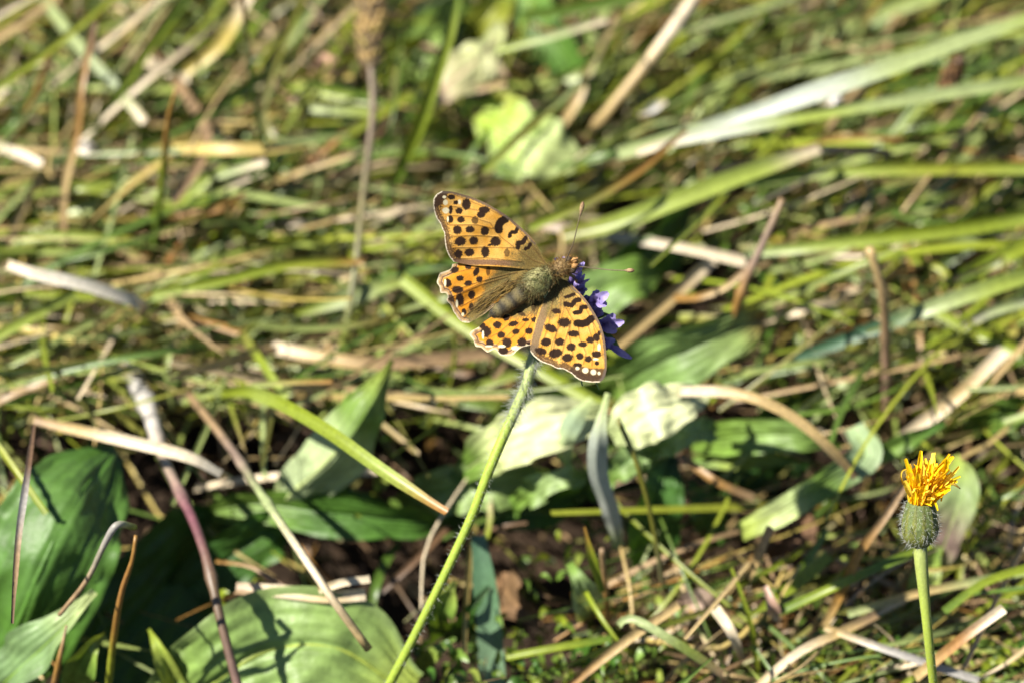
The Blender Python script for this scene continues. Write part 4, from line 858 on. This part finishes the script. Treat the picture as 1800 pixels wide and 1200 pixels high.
def butterfly():
    t = thing('butterfly', 'orange butterfly with black spots and spread wings on the purple flower', 'butterfly', tuple(P(962, 483, .601)))
    hf1 = (958, 463); hf2 = (984, 494)
    t1 = lambda u, v: ((u - hf1[0]) * -.845 + (v - hf1[1]) * -.535) / 223
    t2 = lambda u, v: ((u - hf2[0]) * .35 + (v - hf2[1]) * .937) / 187
    bend = lambda u, v, k: .00025 * np.sin(u * .045 + v * .06 + k) + .0002 * np.sin(v * .09 - u * .05 + k)
    d_f1 = lambda u, v: .6010 - .0020 * t1(u, v) - .0012 * np.clip(t1(u, v), 0, 1) ** 2 + bend(u, v, 0)
    d_f2 = lambda u, v: .6010 - .0105 * t2(u, v) + .0012 * np.clip(t2(u, v), 0, 1) ** 2 + bend(u, v, 2)
    d_h1 = lambda u, v: .6014 - .0020 * t1(u, v) + bend(u, v, 1) + .00008 * np.sin((u * .5 + v * .86) * .22)
    d_h2 = lambda u, v: .6017 - .0100 * t2(u, v) + bend(u, v, 3) + .00008 * np.sin((u * .8 - v * .6) * .22)
    # --- outlines
    c1 = tz(Z3, [(1345, 870), (1263, 715), (1200, 605), (1110, 500), (1000, 402), (880, 305), (760, 230), (650, 170), (500, 105), (380, 70), (280, 45), (170, 38)])
    m1 = tz(Z3, [(170, 38), (110, 75), (76, 130), (74, 200), (86, 270), (108, 335), (152, 400), (172, 455), (196, 510), (202, 590), (216, 680), (252, 765), (300, 825)])
    i1 = tz(Z3, [(300, 825), (500, 862), (700, 872), (900, 885), (1100, 905), (1345, 920)])
    c2 = tz(Z5, [(420, 255), (475, 265), (530, 310), (600, 380), (660, 450), (700, 510), (742, 580), (780, 660), (810, 760), (825, 870), (832, 960), (830, 1050), (808, 1122), (770, 1156)])
    m2 = tz(Z5, [(770, 1156), (700, 1157), (620, 1145), (562, 1116), (530, 1084), (485, 1058), (450, 1040), (400, 1036), (340, 1006), (285, 988), (240, 966), (190, 925), (163, 888)])
    i2 = tz(Z5, [(163, 888), (160, 840), (175, 740), (205, 620), (240, 510), (290, 420), (335, 350), (380, 280)])
    mh1 = tz(Z4, [(285, 92), (268, 142), (205, 172), (148, 192), (128, 240), (113, 295), (143, 345), (155, 410), (212, 414), (236, 455), (222, 492), (268, 550), (298, 620), (320, 650), (352, 700), (400, 735), (470, 742)])
    ih1 = tz(Z4, [(470, 742), (560, 695), (645, 642), (740, 560), (850, 470), (1000, 380), (1200, 330)])
    oh1 = tz(Z4, [(1240, 230), (1100, 120), (800, 60), (500, 50)])
    mh2 = tz(Z4, [(580, 788), (500, 832), (478, 872), (518, 930), (545, 1000), (602, 1010), (650, 1050), (682, 1066), (738, 1036), (772, 1040), (800, 1080), (835, 1102), (945, 1100), (1000, 1052), (1060, 1010), (1160, 985)])
    ih2 = tz(Z4, [(1230, 380), (1100, 440), (950, 515), (850, 585), (780, 640), (700, 690), (625, 740), (580, 788)])
    oh2 = tz(Z4, [(1160, 985), (1280, 900), (1330, 700), (1330, 500)])
    def build(outl, dfun, colr, nm, vlines, mult=1.0):
        v, f = wing_mesh(outl); cc = colr(v)
        dv = np.zeros(len(v))
        for ln in vlines: dv += np.exp(-(pdist(v[:, 0], v[:, 1], ln) / 1.3) ** 2)
        d = dfun(v[:, 0], v[:, 1]) - .00009 * np.minimum(dv, 1)
        p3 = C + FW * d[:, None] + RT * ((v[:, 0] - 900) * K * d)[:, None] + UP * ((600 - v[:, 1]) * K * d)[:, None]
        o = part(nm, (p3, f, cc, v * .01), M['wing'], t); return o
    def outline(*ls):
        out = []
        for l in ls:
            q = dense(l, 2.0); out += q[:-1]
        return out
    # --- forewing above
    v1 = [tz(Z3, q) for q in ([(270, 205), (430, 225), (620, 262)], [(285, 310), (480, 320), (700, 390), (760, 480)], [(250, 415), (560, 412), (770, 462)], [(270, 540), (560, 530), (800, 548)], [(290, 668), (640, 660), (975, 668)], [(740, 440), (820, 545), (980, 670), (1180, 805), (1330, 860)], [(880, 300), (1100, 560), (1320, 850)], [(300, 790), (650, 778), (1050, 820)], [(300, 75), (640, 215), (900, 345)])]
    sp1 = [(360, 260, 38, 30), (380, 355, 38, 33), (480, 465, 45, 36), (522, 590, 45, 43), (475, 720, 48, 40), (265, 245, 22, 45), (262, 350, 30, 40), (340, 470, 45, 44), (372, 597, 60, 46, -15), (352, 737, 40, 46),
           (325, 165, 26, 21), (440, 185, 46, 58), (605, 297, 42, 38), (640, 247, 56, 36), (535, 362, 34, 40, 0, .8), (645, 482, 42, 46), (765, 598, 54, 50), (705, 635, 30, 12, -20), (650, 715, 42, 56), (890, 722, 28, 42, 0, .75), (275, 105, 40, 26)]
    b1 = [([(872, 352), (820, 385), (800, 430), (802, 470)], 78), ([(920, 540), (940, 500), (985, 495), (1005, 455)], 38), ([(1098, 558), (1065, 612), (1020, 615), (1012, 665)], 46), ([(1150, 630), (1130, 665), (1096, 682)], 36)]
    pal1 = [(210, 165, 26, 30), (212, 255, 36, 33), (195, 105, 20, 16), (365, 160, 16, 26), (235, 350, 10, 30)]
    ban1 = [(tz(Z3, [(300, 822), (500, 830), (700, 828), (900, 840), (1060, 850)]), (.17, .095, .06), 5.6, .9)]
    col1 = lambda v: paint(v, Z3, sp1, b1, v1, pal1, hf1, 82, m1, c1[2:], O1, ban1, apex=((756, 340), 33))
    # --- forewing at the right
    v2 = [tz(Z5, q) for q in ([(700, 600), (745, 780), (770, 900)], [(660, 640), (720, 830), (700, 1010)], [(580, 665), (590, 760), (650, 900), (625, 1000)], [(515, 620), (500, 740), (545, 960)], [(460, 490), (420, 650), (360, 800), (325, 930)], [(400, 280), (440, 380), (460, 480), (530, 610), (580, 670)], [(405, 280), (350, 480), (320, 650), (230, 940)], [(520, 610), (470, 780), (425, 960)], [(470, 280), (640, 500), (760, 720), (800, 940)], [(395, 275), (430, 400), (420, 560), (345, 960)])]
    sp2 = [(390, 535, 38, 22, 10), (460, 635, 52, 38), (340, 685, 55, 30, 22), (540, 732, 48, 26), (620, 825, 38, 22), (690, 787, 33, 27), (742, 765, 28, 33), (765, 728, 15, 22), (300, 805, 42, 33), (420, 803, 38, 31), (520, 848, 38, 33), (597, 930, 31, 27), (672, 952, 29, 26), (745, 990, 18, 18),
           (255, 885, 50, 28, 15), (382, 902, 58, 36, -12), (487, 942, 46, 33, -8), (745, 912, 40, 28), (575, 1005, 38, 16)]
    b2 = [([(470, 412), (510, 400), (545, 388)], 26), ([(470, 470), (520, 482), (555, 445), (592, 436)], 40), ([(552, 550), (600, 540), (612, 505), (648, 498)], 36), ([(572, 642), (640, 642), (700, 600)], 58)]
    pal2 = [(645, 1053, 27, 24), (715, 1068, 24, 24), (765, 1078, 13, 14), (575, 1035, 17, 14), (765, 850, 14, 32), (735, 955, 24, 10)]
    ban2 = [(tz(Z5, [(385, 300), (310, 460), (255, 620), (215, 760), (190, 880)]), (.15, .11, .07), 8.5, .88), (tz(Z5, [(560, 1062), (680, 1090), (790, 1090)]), (.055, .032, .02), 13, .9)]
    col2 = lambda v: paint(v, Z5, sp2, b2, v2, pal2, hf2, 64, m2, c2[2:], O1, ban2, olive_polys=[(tz(Z5, [(395, 280), (370, 420), (345, 560)]), 13, .8)])
    # --- hindwings
    v3 = [tz(Z4, q) for q in ([(230, 205), (620, 110)], [(250, 400), (480, 320), (720, 250), (1000, 180)], [(330, 440), (600, 320), (900, 230)], [(380, 560), (600, 440), (900, 280)], [(420, 680), (620, 480), (950, 300)], [(250, 470), (600, 300)])]
    sp3 = [(462, 122, 34, 25), (310, 157, 44, 30, -15), (550, 177, 28, 46, 25), (585, 260, 32, 32), (683, 165, 22, 50, 0, .8), (370, 248, 40, 29), (460, 303, 40, 28, -10), (235, 300, 36, 46, -25), (345, 375, 58, 38), (498, 430, 36, 44), (368, 490, 44, 62), (270, 470, 45, 30, 40, .9), (495, 562, 24, 38), (415, 620, 24, 36)]
    col3 = lambda v: paint(v, Z4, sp3, [], v3, [(205, 300, 12, 40), (335, 530, 14, 40), (400, 650, 16, 20)], (935, 490), 88, mh1, None, O2, [(ih1[:4], (.33, .27, .2), 7, .8)], hind=True, olive_polys=[(tz(Z4, [(520, 660), (700, 440), (900, 300)]), 18, .95), (tz(Z4, [(700, 330), (900, 160)]), 16, .85)])
    v4 = [tz(Z4, q) for q in ([(920, 735), (950, 620), (1080, 455)], [(740, 1010), (900, 880), (1190, 600)], [(640, 930), (800, 850), (930, 740)], [(960, 1060), (1100, 850), (1230, 600)], [(850, 1000), (1050, 800), (1240, 560)])]
    sp4 = [(785, 765, 42, 39), (885, 685, 36, 33), (962, 752, 50, 28, -12), (660, 840, 52, 58), (828, 875, 40, 36), (990, 838, 38, 28, -10), (1097, 708, 34, 19), (1198, 708, 35, 28, 15), (1135, 832, 40, 33), (697, 965, 40, 42), (890, 962, 48, 52), (1060, 952, 46, 46), (850, 1045, 48, 44), (610, 770, 38, 30), (1135, 970, 20, 16), (1050, 640, 50, 20, 20, .85), (1188, 570, 26, 42, 0, .7), (850, 625, 40, 20, 0, .6)]
    col4 = lambda v: paint(v, Z4, sp4, [], v4, [(625, 875, 12, 45), (690, 1000, 40, 10), (985, 1020, 45, 22), (835, 1000, 40, 16)], (940, 520), 56, mh2, None, O2, [], hind=True, olive_polys=[(tz(Z4, [(1000, 600), (1150, 520)]), 22, .85), (tz(Z4, [(800, 640), (950, 560)]), 13, .9)])
    build(outline(mh1, ih1, [ih1[-1], oh1[0]], oh1, [oh1[-1], mh1[0]]), d_h1, col3, 'hindwing', v3)
    build(outline(mh2, oh2, [oh2[-1], ih2[0]], ih2), d_h2, col4, 'hindwing', v4)
    build(outline(c1, m1, i1, [i1[-1], c1[0]]), d_f1, col1, 'forewing', v1)
    build(outline(c2, m2, i2, [i2[-1], c2[0]]), d_f2, col2, 'forewing', v2)
    # --- body: abdomen, thorax and head as one mesh
    bp = [(858, 557, .6012, 2), (864, 553, .6010, 9), (878, 545, .6006, 12), (895, 533, .6003, 13.5), (912, 521, .6001, 14), (926, 511, .6, 14), (936, 503, .5998, 17), (948, 494, .5995, 23), (962, 484, .5993, 25), (976, 476, .5993, 22), (986, 471, .5995, 15), (992, 468, .5996, 13), (1000, 466, .5997, 15.5), (1008, 464, .5999, 12), (1013, 463, .6001, 5)]
    path = np.array([P(*q[:3]) for q in bp]); n = 90; path_d = catmull(path, n)
    r = interp([q[3] for q in bp], n) * K * .6
    x = np.linspace(0, 1, n); seg = 1 + .12 * np.abs(np.sin(x * 40)) * (x < .45); r = r * seg
    bc = np.array([(.10, .08, .03), (.02, .016, .01), (.10, .08, .03), (.025, .02, .01), (.11, .085, .03), (.025, .02, .01), (.11, .085, .03), (.03, .025, .012), (.10, .08, .03)] + [(.16, .15, .06)] * 4 + [(.2, .13, .05)] * 5)
    body = part('body', tube(path_d, r, bc, n, 20, nz=.5), M['body'], t)
    T, S, N = frame(path_d)
    for s in (-1, 1):
        a = P(1002, 466, .5995) + (S[78] * s * 10 + N[78] * 4) * K * .6
        k = 10; th = np.linspace(.05, math.pi - .05, 7); ph = np.arange(k) / k * 6.283
        V = np.array([a + (S[78] * math.sin(i) * math.cos(j) * .9 + N[78] * math.sin(i) * math.sin(j) + T[78] * math.cos(i)) * .0006 for i in th for j in ph])
        F = [(i * k + j, i * k + (j + 1) % k, i * k + k + (j + 1) % k, i * k + k + j) for i in range(6) for j in range(k)]
        part('eye', (V, F, np.full((len(V), 3), (.06, .04, .02)), np.zeros((len(V), 2))), M['body'], t)
        pa = P(1006, 464 + 4 * s, .599); part('palp', tube([pa, P(1012, 462 + 5 * s, .5985), P(1016, 459 + 6 * s, .5985)], np.array([.0004, .0005, .00015]), [(.4, .22, .07), (.3, .15, .05)], 10, 8), M['body'], t)
    # --- antennae
    an1 = [(994, 461, .5985), (1001, 444, .5965), (1008, 427, .595), (1015, 397, .593), (1020, 378, .592)]
    an2 = [(1004, 468, .599), (1026, 469.5, .5985), (1048, 472, .598), (1075, 475, .5975), (1102, 475.5, .597)]
    for a, club in ((an1, [(1019.7, 380, .592), (1021.5, 372, .5918), (1023.5, 362, .5915), (1024.8, 355, .5915)]), (an2, [(1096, 475.5, .597), (1103, 475.6, .597), (1109, 475.6, .597), (1115, 475.5, .597)])):
        o = part('antenna', tube([P(*q) for q in a], 0.85 * K * .6, [(.07, .05, .03), (.16, .12, .07)], 40, 8), M['body'], t)
        part('antenna_club', tube([P(*q) for q in club], np.array([1.0, 2.2, 3.8, 3.8, 1.8]) * K * .6, [(.16, .11, .06), (.30, .20, .10), (.15, .08, .04)], 20, 10), M['body'], o)
    # --- legs and tongue under the body
    for (ua, va), (ub, vb), (uc, vc) in (((955, 490), (940, 520), (968, 548)), ((975, 482), (1000, 510), (990, 540)), ((965, 488), (950, 530), (960, 562)), ((985, 476), (1012, 490), (1008, 515))):
        part('leg', tube([P(ua, va, .6015), P(ub, vb, .6045), P(uc, vc, .6085)], np.array([.0003, .00025, .0002]), [(.3, .2, .08), (.35, .25, .1)], 14, 6), M['body'], t)
    part('proboscis', tube([P(1008, 467, .6005), P(1006, 480, .604), P(1000, 505, .608)], .00016, [(.1, .06, .03), (.1, .06, .03)], 14, 6), M['body'], t)
    # --- fur
    R, D, Ln, Cl = [], [], [], []
    back = -T
    def fur(i0, i1, count, lmin, lmax, pal, lean, spread=.35, amin=-3.2, amax=3.2):
        for _ in range(count):
            i = random.randint(i0, i1); an = random.uniform(amin, amax); d = N[i] * math.cos(an) + S[i] * math.sin(an)
            R.append(path_d[i] + d * r[i] * .93); D.append(d * random.uniform(.25, .7) + back[i] * lean + rng.normal(0, spread, 3)); Ln.append(random.uniform(lmin, lmax) * K * .6)
            Cl.append(np.array(random.choice(pal)) * random.uniform(.7, 1.25))
    olv = [(.22, .20, .07), (.17, .14, .045), (.28, .27, .11), (.10, .08, .03), (.28, .18, .06), (.06, .05, .025)]
    och = [(.42, .26, .08), (.34, .18, .05), (.5, .34, .13), (.22, .11, .04)]
    brn = [(.16, .11, .04), (.08, .06, .03), (.24, .18, .07), (.05, .04, .02), (.06, .05, .03)]
    ts = np.linspace(0, 1, n)
    fur(38, 70, 2300, 5, 14, olv, .6); fur(52, 64, 300, 6, 14, [(.33, .36, .15), (.28, .3, .1)], .6, amin=-.4, amax=.6)
    fur(66, 87, 1300, 4, 12, och, -.1, .4); fur(80, 88, 250, 5, 13, [(.45, .22, .06), (.36, .15, .04), (.5, .32, .12)], -1.0, .3)
    fur(4, 40, 450, 2, 5, brn, 1.2, .2)
    # long hairs over the hindwing bases
    for _ in range(420):
        s = random.random(); u0 = 925 - 75 * s + random.gauss(0, 5); v0 = 486 + 48 * s + random.gauss(0, 5)
        p0 = P(u0, v0, .6006 + random.uniform(0, .001)); p1 = P(u0 - random.uniform(20, 40), v0 + random.uniform(10, 30), .6012)
        R.append(p0); D.append(p1 - p0); Ln.append(random.uniform(14, 38) * K * .6); Cl.append(np.array(random.choice([(.34, .21, .05), (.24, .15, .05), (.42, .29, .09), (.13, .09, .04)])))
    for _ in range(220):
        s = random.random(); u0 = 945 - 55 * s + random.gauss(0, 4); v0 = 526 + 34 * s + random.gauss(0, 4)
        p0 = P(u0, v0, .6008 + random.uniform(0, .001)); p1 = P(u0 - random.uniform(10, 36), v0 + random.uniform(14, 30), .6014)
        R.append(p0); D.append(p1 - p0); Ln.append(random.uniform(10, 26) * K * .6); Cl.append(np.array(random.choice([(.34, .28, .17), (.28, .21, .1), (.4, .34, .2), (.16, .12, .07)])))
    part('body_hair', hairs(R, D, np.array(Ln), .00004, np.array(Cl), bend=rng.normal(0, .22, (len(R), 3))), M['hair'], body, kind='stuff')
butterfly()
